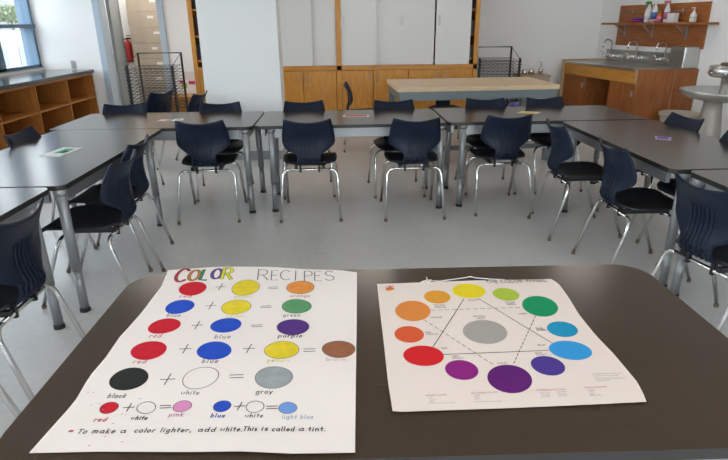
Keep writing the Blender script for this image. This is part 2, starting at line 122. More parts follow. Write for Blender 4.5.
# ------------------------------------------------------------------ mesh helpers
class MB:
    def __init__(self): self.bm = bmesh.new(); self.mats = []; self.smooth = []
    def mi(self, m):
        if m not in self.mats: self.mats.append(m)
        return self.mats.index(m)
    def box(self, x0, x1, y0, y1, z0, z1, m, bevel=0., M=None):
        r = bmesh.ops.create_cube(self.bm, size=1)
        vs = r['verts']
        for v in vs:
            v.co = Vector((x0+(v.co.x+.5)*(x1-x0), y0+(v.co.y+.5)*(y1-y0), z0+(v.co.z+.5)*(z1-z0)))
        fs = set(f for v in vs for f in v.link_faces)
        if bevel:
            es = list(set(e for v in vs for e in v.link_edges))
            rr = bmesh.ops.bevel(self.bm, geom=es, offset=bevel, segments=2, affect='EDGES', profile=.5)
            vs = list(set(rr['verts']) | set(v for v in vs if v.is_valid)); fs = set(f for v in vs for f in v.link_faces)
        if M is not None:
            for v in vs: v.co = M @ v.co
        k = self.mi(m)
        for f in fs: f.material_index = k
        return self
    def tube(self, pts, r, m, n=10, caps=True, closed=False):
        pts = [Vector(p) for p in pts]; k = self.mi(m); rings = []
        rr = r if isinstance(r, (list, tuple)) else [r]*len(pts)
        up = None
        N = len(pts)
        for i, p in enumerate(pts):
            if closed: t = pts[(i+1) % N]-pts[i-1]
            else: t = pts[min(i+1, N-1)]-pts[max(i-1, 0)]
            t.normalize()
            if up is None:
                a = Vector((0, 0, 1)) if abs(t.z) < .9 else Vector((1, 0, 0)); up = (a-t*a.dot(t)).normalized()
            else: up = (up-t*up.dot(t)).normalized()
            w = t.cross(up)
            rings.append([self.bm.verts.new(p+(up*math.cos(2*PI*j/n)+w*math.sin(2*PI*j/n))*rr[i]) for j in range(n)])
        lim = N if closed else N-1
        for i in range(lim):
            A, B = rings[i], rings[(i+1) % N]
            for j in range(n):
                f = self.bm.faces.new((A[j], A[(j+1) % n], B[(j+1) % n], B[j])); f.material_index = k; f.smooth = True
        if caps and not closed:
            for ring, rev in ((rings[0], True), (rings[-1], False)):
                f = self.bm.faces.new(ring[::-1] if not rev else ring); f.material_index = k
        return self
    def lathe(self, prof, m, c=(0, 0, 0), n=24, smooth=True, arc=None):
        k = self.mi(m); rings = []
        for r, z in prof:
            rings.append([self.bm.verts.new((c[0]+r*math.cos(2*PI*j/n), c[1]+r*math.sin(2*PI*j/n), c[2]+z)) for j in range(n)])
        for A, B in zip(rings, rings[1:]):
            for j in range(n):
                f = self.bm.faces.new((A[j], A[(j+1) % n], B[(j+1) % n], B[j])); f.material_index = k; f.smooth = smooth
        for ring in (rings[0], rings[-1]):
            if (ring[0].co-ring[n//2].co).length > 1e-4:
                f = self.bm.faces.new(ring); f.material_index = k
        return self
    def prism(self, pts, z0, z1, m, mside=None):
        k = self.mi(m); ks = self.mi(mside or m)
        a = [self.bm.verts.new((x, y, z0)) for x, y in pts]; b = [self.bm.verts.new((x, y, z1)) for x, y in pts]
        self.bm.faces.new(a[::-1]).material_index = k; self.bm.faces.new(b).material_index = k
        n = len(pts)
        for i in range(n):
            self.bm.faces.new((a[i], a[(i+1) % n], b[(i+1) % n], b[i])).material_index = ks
        return self
    def grid(self, P, t, m, smooth=True, sides=True):
        """closed slab of thickness t about a grid of points"""
        k = self.mi(m); nr, nc = len(P), len(P[0])
        P = [[Vector(p) for p in row] for row in P]; A = []; B = []
        for i in range(nr):
            ra, rb = [], []
            for j in range(nc):
                du = P[i][min(j+1, nc-1)]-P[i][max(j-1, 0)]; dv = P[min(i+1, nr-1)][j]-P[max(i-1, 0)][j]
                nn = du.cross(dv).normalized()
                ra.append(self.bm.verts.new(P[i][j]+nn*t/2)); rb.append(self.bm.verts.new(P[i][j]-nn*t/2))
            A.append(ra); B.append(rb)
        def q(*v, sm=smooth):
            f = self.bm.faces.new(v); f.material_index = k; f.smooth = sm
        for i in range(nr-1):
            for j in range(nc-1):
                q(A[i][j], A[i][j+1], A[i+1][j+1], A[i+1][j]); q(B[i][j], B[i+1][j], B[i+1][j+1], B[i][j+1])
        if not sides: return self
        for i in range(nr-1):
            q(A[i][0], A[i+1][0], B[i+1][0], B[i][0], sm=False); q(A[i][-1], B[i][-1], B[i+1][-1], A[i+1][-1], sm=False)
        for j in range(nc-1):
            q(A[0][j], B[0][j], B[0][j+1], A[0][j+1], sm=False); q(A[-1][j], A[-1][j+1], B[-1][j+1], B[-1][j], sm=False)
        return self
    def ball(self, c, r, m, sz=(1, 1, 1), seg=14):
        res = bmesh.ops.create_uvsphere(self.bm, u_segments=seg, v_segments=seg//2+2, radius=r)
        k = self.mi(m)
        for v in res['verts']:
            v.co = Vector((c[0]+v.co.x*sz[0], c[1]+v.co.y*sz[1], c[2]+v.co.z*sz[2]))
            for f in v.link_faces: f.material_index = k; f.smooth = True
        return self
    def mesh(self, name):
        bmesh.ops.recalc_face_normals(self.bm, faces=self.bm.faces)
        me = bpy.data.meshes.new(name); self.bm.to_mesh(me); self.bm.free()
        for m in self.mats: me.materials.append(m)
        return me
    def build(self, name, parent=None, loc=None, rz=0):
        o = bpy.data.objects.new(name, self.mesh(name)); C.objects.link(o)
        if parent: o.parent = parent
        if loc: o.location = loc
        o.rotation_euler.z = rz
        return o

def tag(o, label, cat, group=None, kind=None):
    if label: o['label'] = label
    if cat: o['category'] = cat
    if group: o['group'] = group
    if kind: o['kind'] = kind
    return o
def empty(name, label, cat, loc=(0, 0, 0), rz=0, group=None):
    o = bpy.data.objects.new(name, None); C.objects.link(o); o.location = loc; o.rotation_euler.z = rz; o.empty_display_size = .1
    return tag(o, label, cat, group)
def struct(o): o['kind'] = 'structure'; return o
def copy_tree(o, parent=None):
    c = o.copy(); C.objects.link(c)
    if parent is not None: c.parent = parent
    for ch in list(o.children): copy_tree(ch, c)
    return c
def arcpts(c, a, b, n=6):
    """rounded corner: quadratic bend from a via c to b"""
    a, b, c = Vector(a), Vector(b), Vector(c)
    return [a*(1-t)**2+c*2*t*(1-t)+b*t*t for t in [i/n for i in range(n+1)]]
def catmull(pts, n):
    out = []; N = len(pts)
    for i in range(N-1):
        p0, p1, p2, p3 = pts[max(i-1, 0)], pts[i], pts[i+1], pts[min(i+2, N-1)]
        for k in range(n):
            t = k/n
            out.append([.5*((2*b)+(-a+c)*t+(2*a-5*b+4*c-d)*t*t+(-a+3*b-3*c+d)*t**3) for a, b, c, d in zip(p0, p1, p2, p3)])
    out.append(list(pts[-1]))
    return out
def rrect(x0, x1, y0, y1, r, n=6):
    pts = []
    for cx, cy, a in ((x1-r, y1-r, 0), (x0+r, y1-r, 90), (x0+r, y0+r, 180), (x1-r, y0+r, 270)):
        pts += [(cx+r*math.cos(R(a+90*i/n)), cy+r*math.sin(R(a+90*i/n))) for i in range(n+1)]
    return pts

# ------------------------------------------------------------------ camera
cd = bpy.data.cameras.new('camera'); cam = bpy.data.objects.new('camera', cd); C.objects.link(cam)
r_, u_, f_ = Vector(CAM['r']), Vector(CAM['u']), Vector(CAM['f'])
cam.matrix_world = Matrix(((r_.x, u_.x, -f_.x, 0), (r_.y, u_.y, -f_.y, 0), (r_.z, u_.z, -f_.z, 1.5), (0, 0, 0, 1)))
cd.sensor_width = 36; cd.lens = CAM['lens']; cd.clip_start = .05; cd.clip_end = 200
bpy.context.scene.camera = cam

# ------------------------------------------------------------------ room shell
XL, YD, YB, YR, ZC = -4.62, 9.0, 9.3, -3.0, 3.05      # left wall, door wall, back wall, rear wall, ceiling
def xr(y): return 4.5-.1943*(y-7.19)                   # slanted right wall
ang_r = math.atan(.1943)                               # its turn about Z
f = MB().prism([(XL-.2, YR-.2), (xr(YR)+.25, YR-.2), (xr(12.3)+.8, 12.3), (XL-.2, 12.3)], -.1, 0, M_FLOOR).build('floor'); struct(f)
c = MB().prism([(XL-.2, YR-.2), (xr(YR)+.25, YR-.2), (xr(12.3)+.8, 12.3), (XL-.2, 12.3)], ZC, ZC+.1, M_CEIL).build('ceiling'); struct(c)
SILL, HEAD = .93, 2.75
b = MB(); b.box(XL-.2, XL, YR, YD, 0, SILL, M_WALL); b.box(XL-.2, XL, YR, YD, HEAD, ZC, M_WALL)
b.box(XL-.2, XL, YR, -2.0, SILL, HEAD, M_WALL); b.box(XL-.2, XL, YD-.02, YD, SILL, HEAD, M_WALL); b.box(XL-.2, XL, YD, 12.3, 0, ZC, M_WALL)
struct(b.build('wall_left'))
DX0, DX1 = -3.73, -2.70                                # doorway incl. frame
b = MB(); b.box(XL, DX0, YD, YD+.2, 0, ZC, M_WALL); b.box(DX1, -1.85, YD, YD+.2, 0, ZC, M_WALL); b.box(DX0, DX1, YD, YD+.2, 2.2, ZC, M_WALL)
b.box(-1.9, xr(YB)+.3, YB, YB+.2, 0, ZC, M_WALL); b.box(-2.05, -1.85, YD, YB+.2, 0, ZC, M_WALL)
struct(b.build('wall_back'))
b = MB(); b.prism([(xr(YR), YR), (xr(YR)+.2, YR), (xr(YB+.2)+.2, YB+.2), (xr(YB+.2), YB+.2)], 0, ZC, M_WALL); struct(b.build('wall_right'))
b = MB(); RX0, RX1 = -3.4, 4.6
b.box(XL, xr(YR)+.2, YR-.2, YR, 0, SILL, M_WALL); b.box(XL, xr(YR)+.2, YR-.2, YR, HEAD, ZC, M_WALL)
b.box(XL, RX0, YR-.2, YR, SILL, HEAD, M_WALL); b.box(RX1, xr(YR)+.2, YR-.2, YR, SILL, HEAD, M_WALL); struct(b.build('wall_rear'))
fr = MB(); fr.box(RX0, RX1, YR-.13, YR-.02, SILL, SILL+.04, M_BLUE); fr.box(RX0, RX1, YR-.13, YR-.02, HEAD-.04, HEAD, M_BLUE)  # added window out of view behind the camera, lights pillar and cabinet fronts
for k in range(9): fr.box(RX0+(RX1-RX0)*k/8-.03, RX0+(RX1-RX0)*k/8+.03, YR-.13, YR-.02, SILL, HEAD, M_BLUE)
wd = struct(fr.build('window_4'))
for k in range(8): MB().box(RX0+k+.03, RX0+k+.97, YR-.085, YR-.075, SILL+.04, HEAD-.04, M_GLASS).build('pane', wd)
b = MB(); b.box(XL, 0, 12.1, 12.3, 0, ZC, M_WALL); b.box(-1.2, -1.0, 9.5, 12.1, 0, ZC, M_WALL); struct(b.build('wall_corridor'))
# white pillar with grey baseboard
b = MB(); b.box(-1.597, -.735, 6.5, 6.85, 0, ZC, M_WALL); p_ = struct(b.build('wall_pillar'))
b = MB(); b.box(-1.605, -.727, 6.492, 6.858, 0, .10, M_BASE); struct(b.build('baseboard_pillar'))
b = MB(); b.box(DX1, -2.16, YD-.012, YD, 0, .1, M_BASE); b.box(1.9, xr(YB), YB-.012, YB, 0, .1, M_BASE); struct(b.build('baseboard_back'))
# ribbon windows in the left wall
for k, (ya, yb) in enumerate(((-2.0, 1.6), (1.6, 5.2), (5.2, YD-.02))):
    n = 4; fr = MB(); wx0, wx1 = XL-.205, XL-.02
    ed = [ya+(yb-ya)*i/n for i in range(n+1)]
    if k == 2: ed = [5.2, 6.1, 7.03, 7.96, YD-.02]
    fr.box(wx0, wx1, ya, yb, SILL, SILL+.035, M_BLUE); fr.box(wx0, wx1, ya, yb, HEAD-.05, HEAD, M_BLUE)
    fr.box(wx0, wx1+.02, ya, yb, 1.485, 1.535, M_BLUE)
    for e in ed:
        w = .085 if ya < e < yb else .05
        a = max(ya, e-w); bb = min(yb, e+w)
        if e == ed[-1]: a = e-.06
        fr.box(wx0, wx1, a, bb, SILL, HEAD, M_BLUE)
    wd = struct(fr.build('window_%d' % (k+1)))
    for i in range(n):
        for z0, z1 in ((SILL+.035, 1.485), (1.535, HEAD-.05)):
            MB().box(XL-.085, XL-.075, ed[i]+.03, ed[i+1]-.03, z0, z1, M_GLASS).build('pane', wd)
    MB().box(XL-.19, XL+.0, ya, yb, SILL-.012, SILL+.004, M_BLUE).build('window_sill', wd)
# door: pale blue frame, grey leaf swung back into the corridor
b = MB(); b.box(DX0, DX0+.09, YD-.03, YD+.22, 0, 2.2, M_BLUEL); b.box(DX1-.09, DX1, YD-.03, YD+.22, 0, 2.2, M_BLUEL); b.box(DX0, DX1, YD-.03, YD+.22, 2.1, 2.2, M_BLUEL)
d1 = struct(b.build('door_1'))
Md = Matrix.Translation((DX0+.10, YD+.24, 0)) @ Matrix.Rotation(R(101), 4, 'Z')
lf = MB().box(0, .86, -.045, 0, .01, 2.09, M_DOOR, M=Md).build('door_leaf', d1)
MB().box(.02, .09, -.055, .01, .98, 1.10, M_PULL, M=Md).build('door_handle', lf)

# ------------------------------------------------------------------ ceiling lights (above the frame)
cl0 = empty('ceiling_light', 'recessed white ceiling light panel over the tables', 'ceiling light', (-2.5, 0, ZC), group='ceiling light panels')
M_LAMP = mat('lamp_diffuser', (.9, .9, .88), .6, emit=((1, .90, .82), LAMP))
MB().box(-.32, .32, -.62, .62, -.03, 0, M_WHITE).build('frame', cl0); MB().box(-.28, .28, -.58, .58, -.036, -.03, M_LAMP).build('diffuser', cl0)
for x in (-2.5, .3, 3.1):
    for y in (-1.2, .9, 6.9):
        if (x, y) == (-2.5, -1.2): cl0.location = (x, y, ZC); continue
        cc = copy_tree(cl0); cc.location = (x, y, ZC)

# ------------------------------------------------------------------ tables
def rz_pt(x, y, a): return (x*math.cos(a)-y*math.sin(a), x*math.sin(a)+y*math.cos(a))
def table(label, x0, x1, y0, y1, a=0., rc=.05, feet=None, name='classroom_table', group='charcoal classroom tables'):
    cx, cy = (x0+x1)/2, (y0+y1)/2; w, d = (x1-x0)/2, (y1-y0)/2
    t = empty(name, label, 'table', (cx, cy, 0), a, group)
    b = MB(); b.prism(rrect(-w, w, -d, d, rc), T-.026, T, M_TOP, M_EDGE)
    b.build('tabletop', t)
    b = MB(); i = .055
    for s in (-1, 1):
        b.box(-w+.11, w-.11, s*(d-i)-.012, s*(d-i)+.012, T-.105, T-.0265, M_STEEL)
        b.box(s*(w-i)-.012, s*(w-i)+.012, -d+.11, d-.11, T-.105, T-.0265, M_STEEL)
    b.build('apron', t)
    if feet: feet = [rz_pt(fx-cx, fy-cy, -a) for fx, fy in feet]
    else: feet = [(sx_*(w-.06), sy_*(d-.06)) for sx_ in (-1, 1) for sy_ in (-1, 1)]
    for qx, qy in feet:
        if True:
            px, py = qx-math.copysign(.008, qx), qy-math.copysign(.008, qy)
            f = lambda z: (px+(qx-px)*(1-z/T), py+(qy-py)*(1-z/T), z)
            b = MB(); b.tube([f(T-.0265), f(.25)], .027, M_STEEL, 14); b.tube([f(T-.06), f(T-.0265)], [.031, .037], M_STEEL, 14)
            lg = b.build('leg', t)
            MB().tube([f(.252), f(.02)], .0238, M_STEELD, 14).build('leg_extension', lg)
            MB().tube([f(.021), f(0)], [.0275, .0285], M_RUBBER, 14).build('foot', lg)
    return t
table('charcoal table close in front holding the two color posters', -.70, .967, .822, 1.675, R(-.2), .10)
table('charcoal table at the left end of the far row, pink leaflets on it', -2.365, -.76, 4.455, 5.31, R(.5), feet=[(-.812, 4.50), (-.804, 5.11), (-2.30, 4.50), (-2.325, 5.2)])
table('charcoal table in the middle of the far row, red card on it', -.745, .815, 4.49, 5.30, R(.7), feet=[(-.62, 4.525), (.785, 4.53), (-.654, 5.03), (.745, 5.13)])
table('charcoal table at the right end of the far row, yellow paper on it', .83, 2.50, 4.53, 5.36, R(1), feet=[(.966, 4.57), (.946, 5.13), (2.42, 4.60), (2.42, 5.2)])
table('charcoal table on the left side with a green and white leaflet on it', -2.29, -1.455, 2.785, 4.44, R(0), feet=[(-1.50, 4.22), (-1.49, 2.815), (-2.22, 4.22), (-2.22, 2.84)])
table('nearest charcoal table on the left side, cut by the photo edge', -2.33, -1.505, 1.12, 2.765, R(0), feet=[(-1.545, 2.63), (-1.56, 1.155), (-2.27, 2.61), (-2.27, 1.155)])
table('charcoal table on the right side with a purple leaflet on it', 1.765, 2.55, 2.90, 4.50, R(.8), feet=[(1.815, 4.36), (1.88, 2.945), (2.49, 4.36), (2.5, 2.95)])
table('nearest charcoal table on the right side, cut by the photo edge', 1.86, 2.66, 1.24, 2.88, R(.8), feet=[(1.88, 2.82), (1.93, 1.3), (2.58, 2.83), (2.58, 1.3)])

# ------------------------------------------------------------------ chairs
def make_chair():
    t = empty('school_chair', '', 'chair')
    # stations: y, z, half width, edge lift, wing forward
    seat = [(.235, .425, .135, .0, 0), (.225, .444, .175, .004, 0), (.19, .455, .2, .008, 0), (.11, .457, .215, .014, 0), (.0, .449, .216, .018, 0), (-.09, .443, .205, .02, 0), (-.15, .446, .175, .018, .0), (-.19, .462, .13, .012, .006)]
    rows = catmull(seat, 4); P = []
    nu = 14
    for y, z, w, lift, wing in rows:
        P.append([(u*w, y+wing*u*u, z+lift*abs(u)**2.5) for u in [-1+2*j/nu for j in range(nu+1)]])
    MB().grid(P, .011, M_NAVYS).build('seat', t)
    back = [(-.165, .447, .10, 0, .0), (-.20, .463, .10, 0, .006), (-.222, .50, .095, 0, .012), (-.219, .54, .097, 0, .014), (-.211, .563, .125, .0, .02), (-.204, .59, .165, .0, .03), (-.200, .622, .198, 0, .040), (-.204, .67, .200, .0, .042), (-.224, .73, .191, .006, .038), (-.260, .790, .175, .026, .032)]
    rows = catmull(back, 5); P = []
    for y, z, w, lift, wing in rows:
        P.append([(u*w, y+wing*abs(u)**2.2, z+lift*abs(u)**2) for u in [-1+2*j/nu for j in range(nu+1)]])
    b = MB().grid(P, .011, M_NAVY)
    # raised ribs down the rear of the back and across the neck
    sk = rows
    def rear(x, i):
        y, z, w, lift, wing = sk[i]; u = min(1, abs(x)/w)
        return (x, y+wing*u**2.2-.0075, z+lift*u*u)
    for k in range(6):
        x = (-2.5+k)*.024
        b.tube([rear(x*(1 if i > 12 else 1.2), i) for i in range(3, len(sk)-7)], [.0012]+[.006]*(len(sk)-12)+[.0012], M_NAVY, 6)
    for i in (6, 9, 12):
        b.tube([rear(-.08, i), rear(-.03, i), rear(.03, i), rear(.08, i)], .004, M_NAVY, 6)
    # rim running round the edge of the back
    edge = [(-1, i) for i in range(18, len(rows))]+[(1, i) for i in range(len(rows)-1, 17, -1)]
    b.tube([P[i][0] for i in range(16, len(rows))], .0065, M_NAVY, 7); b.tube([P[i][-1] for i in range(16, len(rows))], .0065, M_NAVY, 7)
    b.tube(P[-1], .0065, M_NAVY, 7)
    b.build('backrest', t)
    # chrome frame: two inverted U tubes joined under the seat
    fr = MB()
    def U(y, z, hx, foot, s):
        a = (s*(hx-.05), y, z); c_ = (s*(hx+.012), y, z); d = Vector(foot); e = Vector(c_)+(d-Vector(c_))*.16
        return arcpts(c_, a, e, 7)+[d]
    fr.tube([(-.16, -.155, .406), (.16, -.155, .406)], .011, M_CHROME); fr.tube([(-.15, .11, .406), (.15, .11, .406)], .011, M_CHROME)
    for s in (-1, 1): fr.box(s*.11-.012, s*.11+.012, -.165, .125, .412, .437, M_BLACK)
    for s in (-1, 1):
        for y in (-.155, .11): fr.box(s*.075-.008, s*.075+.008, y-.012, y+.012, .386, .438, M_BLACK)
    fr.build('frame', t)
    for y, hx, fx, fy in ((-.155, .205, .240, -.270), (.11, .198, .226, .262)):
        for s in (-1, 1):
            lg = MB().tube(U(y, .406, hx, (s*fx, fy, .018), s), .011, M_CHROME).build('leg', t)
            MB().lathe([(.011, .022), (.0135, .018), (.0135, .004), (.011, 0)], M_GLIDE, (s*fx, fy, 0), 10).build('glide', lg)
    return t
proto = make_chair()
FA = 'chairs around the tables'
chairs = [ # x, y, facing angle (0 = away from the camera), label
 (-1.13, 4.515, 2, 'navy chair with its back to us, leftmost of four before the far tables'),
 (-.302, 4.495, 1, 'navy chair with its back to us, second from left before the far tables'),
 (.532, 4.485, 2, 'navy chair with its back to us, third from left before the far tables'),
 (1.275, 4.575, 3.5, 'navy chair with its back to us, rightmost of four before the far tables'),
 (1.735, 3.96, -90, 'navy chair facing the right side table, farthest of the inner three'),
 (1.81, 3.22, -90, 'navy chair facing the right side table, middle of the inner three'),
 (1.83, 2.40, -78, 'navy chair at the right photo edge, nearest of the inner right three'),
 (-1.56, 3.565, 90, 'dark chair facing the left side table, farthest of the inner left three'),
 (-1.475, 3.08, 90, 'dark chair facing the left side table, middle of the inner left three'),
 (-1.525, 2.12, 90, 'dark ribbed chair at the left photo edge, second nearest on the left'),
 (-1.40, 1.425, 90, 'chair at the lower left corner, only its chrome legs in the photo'),
 (-2.08, 3.97, -90, 'grey lit chair back behind the left side table, by the wooden bookcase'),
 (2.375, 4.15, 96, 'navy chair tucked behind the right side table, near the beige bin'),
 (2.355, 3.43, 95, 'navy chair back at the right photo edge, behind the right side table'),
 (-2.04, 5.13, 190, 'navy chair facing us behind the left end of the far row'),
 (-1.16, 5.12, 186, 'navy chair facing us in front of the white pillar'),
 (-.375, 5.14, 186, 'navy chair facing us just right of the white pillar'),
 (.465, 5.11, 183, 'navy chair facing us at the left corner of the wooden workbench'),
 (1.33, 5.145, 178, 'dark chair facing us before the workbench, left of two at the right table'),
 (1.94, 5.17, 186, 'dark chair facing us before the workbench right corner, by the purple bag'),
 (-2.25, 6.48, 64, 'navy chair turned away in the open area by the left wire rack'),
 (-1.80, 6.24, 80, 'navy chair seen nearly edge on, touching the white pillar edge'),
 (.24, 7.03, -90, 'dark chair in profile between oak cabinet and workbench'),
 (1.29, 7.25, 180, 'black chair tucked behind the wooden workbench, only top and waist showing'),
]
for i, (x, y, a, l) in enumerate(chairs):
    o = proto if i == 0 else copy_tree(proto)
    o.location = (x, y, 0); o.rotation_euler.z = R(a); tag(o, l, 'chair', FA)

# ------------------------------------------------------------------ workbench behind the far row
wb = empty('workbench', 'long maple topped workbench with blue grey steel frame behind the far row', 'workbench', (1.435, 6.62, 0), R(3))
b = MB(); b.box(-.90, .90, -.48, .48, .80, .85, M_MAPLE, .004); b.build('benchtop', wb)
M_BENCH = mat('blue_grey_bench_steel', (.17, .20, .215), .45, metal=.2)
b = MB()
for s in (-1, 1): b.box(-.875, .875, s*.45-.015, s*.45+.015, .705, .8, M_BENCH); b.box(s*.86-.015, s*.86+.015, -.43, .43, .705, .8, M_BENCH)
b.build('frame', wb)
for sx in (-1, 1):
    for sy in (-1, 1): MB().box(sx*.84-.035, sx*.84+.035, sy*.43-.035, sy*.43+.035, 0, .72, M_BENCH).build('leg', wb)
b = MB(); b.box(-.84, .84, -.445, -.415, .14, .19, M_BENCH); b.build('stretcher', wb)

# ------------------------------------------------------------------ oak storage wall
CY = 8.2
def pull(x, z, par):
    MB().tube([(x, CY-.004, z+.055)]+[(x, CY-.032, z+.05), (x, CY-.032, z-.05)]+[(x, CY-.004, z-.055)], .006, M_PULL, 8).build('handle', par)
def lower(par, x0, x1, edges, handles, locks):
    for (a, b_), h, lk in zip(zip(edges, edges[1:]), handles, locks):
        d = MB().box(a+.004, b_-.004, CY-.004, CY+.018, .11, .872, M_OAK, .002).build('door', par)
        if h is not None:
            hh = (b_-.055) if h > 0 else (a+.055); pull(hh, .78, d)
        if lk: MB().lathe([(.001, -.012), (.013, -.012), (.015, 0)], M_PULL, (0, 0, 0), 12).build('lock', d, (a+.045, CY-.004, .675)).rotation_euler.x = R(-90)
def carcass(x0, x1, open_top=True):
    b = MB()
    b.box(x0, x0+.022, CY+.02, YD-.02, .1, 2.7, M_OAK); b.box(x1-.022, x1, CY+.02, YD-.02, .1, 2.7, M_OAK)
    b.box(x0, x1, YD-.04, YD-.02, .1, 2.7, M_OAK); b.box(x0, x1, CY+.01, YD-.02, .877, .935, M_OAKH)
    b.box(x0, x1, CY, YD-.02, 2.66, 2.72, M_OAKH); b.box(x0+.02, x1-.02, CY+.05, YD-.04, 0, .1, M_DARK); b.box(x0+.02, x1-.02, CY+.02, YD-.04, .1, .12, M_OAKH)
    b.box(x0, x1, CY-.006, CY+.03, .877, .94, M_OAKH)
    return b
cA = empty('oak_cabinet', 'tall oak shelf cabinet left of the white pillar, dark boxes inside', 'cabinet', group='oak storage wall')
b = carcass(-2.135, -1.10); b.box(-2.135, -2.075, CY-.005, CY+.03, .10, 2.7, M_OAK)
for z in (1.01, 1.335, 1.68, 2.05, 2.4): b.box(-2.11, -1.12, CY+.03, YD-.04, z, z+.028, M_OAKH)
b.build('carcass', cA); lower(cA, -2.135, -1.10, [-2.075, -1.59, -1.11], [1, -1], [0, 1])
cB = empty('oak_cabinet', 'oak cabinet with white sliding doors just right of the white pillar', 'cabinet', group='oak storage wall')
b = carcass(-1.10, -.05); b.box(-.12, -.05, CY-.006, CY+.03, .10, 2.7, M_OAK); b.build('carcass', cB); lower(cB, -1.10, -.05, [-1.09, -.60, -.125], [1, -1], [0, 1])
MB().box(-1.09, -.455, CY+.006, CY+.026, .942, 2.66, M_WHITE).build('sliding_door', cB)
MB().box(-.50, -.122, CY+.045, CY+.065, .942, 2.66, M_WHITE).build('sliding_door', cB)
cC = empty('oak_cabinet', 'widest oak cabinet with three white sliding doors, behind the workbench', 'cabinet', group='oak storage wall')
b = carcass(-.05, 1.89); b.box(1.832, 1.89, CY-.006, CY+.03, .10, 2.7, M_OAK)
for z in (.995, 1.325, 1.655, 2.0, 2.35): b.box(-.03, 1.87, CY+.10, YD-.04, z, z+.026, M_OAKH)
b.build('carcass', cC); lower(cC, -.05, 1.89, [-.045, .40, .905, 1.385, 1.83], [1, -1, 1, -1], [0, 1, 0, 0])
for xa, xb, dy, px in ((-.047, .452, .006, -.012), (.42, 1.265, .045, .80), (1.285, 1.772, .006, 1.325)):
    sd = MB().box(xa, xb, CY+dy, CY+dy+.02, .942, 2.66, M_WHITE).build('sliding_door', cC)
    MB().box(px-.017, px+.017, CY+dy-.004, CY+dy+.001, 1.47, 1.60, M_PULL, .002).build('finger_pull', sd)
# things on the open shelves
M_BX = [mat('shelf_box_%d' % i, c_, .6) for i, c_ in enumerate(((.02, .02, .025), (.05, .02, .02), (.03, .035, .05), (.16, .15, .14)))]
desc = ['black storage box', 'dark red storage box', 'dark blue storage box', 'grey storage box']
for k, (z, nm) in enumerate(((1.708, 'second'), (1.363, 'third'), (1.038, 'lowest'))):
    for j, x in enumerate((-2.0, -1.76)):
        i = (k+j) % 3; hh = .2+.05*((k+j) % 2)
        tag(MB().box(-.1, .1, -.13, .13, 0, hh, M_BX[i], .006).build('storage_box', None, (x, CY+.2, z)), desc[i]+(' at the left' if j == 0 else ' beside its neighbour')+' on the %s shelf left of the pillar' % nm, 'box', 'boxes on the oak shelves')
for k, (z, i, nm) in enumerate(((1.351, 3, 'third'), (1.021, 3, 'lowest'), (1.681, 0, 'second'))):
    tag(MB().box(-.035, .035, -.11, .11, 0, .17, M_BX[i], .004).build('storage_box', None, (1.815, CY+.25, z)), desc[i]+' in the narrow gap beside the right sliding door, %s shelf' % nm, 'box', 'boxes in the cabinet gap')

# low drawer unit and notices by the door
lc = empty('drawer_cabinet', 'low oak drawer unit behind the left wire rack', 'cabinet', (-2.44, 8.72, 0))
b = MB(); b.box(-.25, .25, -.24, .25, 0, .50, M_OAK, .003); b.build('body', lc)
for z in (.07, .28):
    d = MB().box(-.235, .235, -.256, -.241, z, z+.19, M_OAKH, .002).build('drawer', lc); MB().box(-.05, .05, -.28, -.256, z+.10, z+.115, M_PULL).build('handle', d)
for (x, z, w, h, col, nm, l) in ((-2.40, .66, .10, .05, (.55, .05, .16), 'notice', 'small pink notice on the white wall behind the wire rack'), (-2.52, .62, .09, .08, (.42, .55, .12), 'notice', 'small lime green notice on the white wall behind the wire rack'), (-2.43, .76, .15, .13, (.75, .70, .68), 'notice', 'pale paper notice on the white wall above the colored notices'), (-2.56, .67, .06, .05, (.5, .08, .2), 'notice', 'tiny dark pink notice left of the lime green notice')):
    tag(MB().box(-w/2, w/2, -.004, 0, -h/2, h/2, mat('notice_%.2f' % x, col, .8)).build(nm, None, (x, YD-.0005, z)), l, 'notice', 'notices by the door')

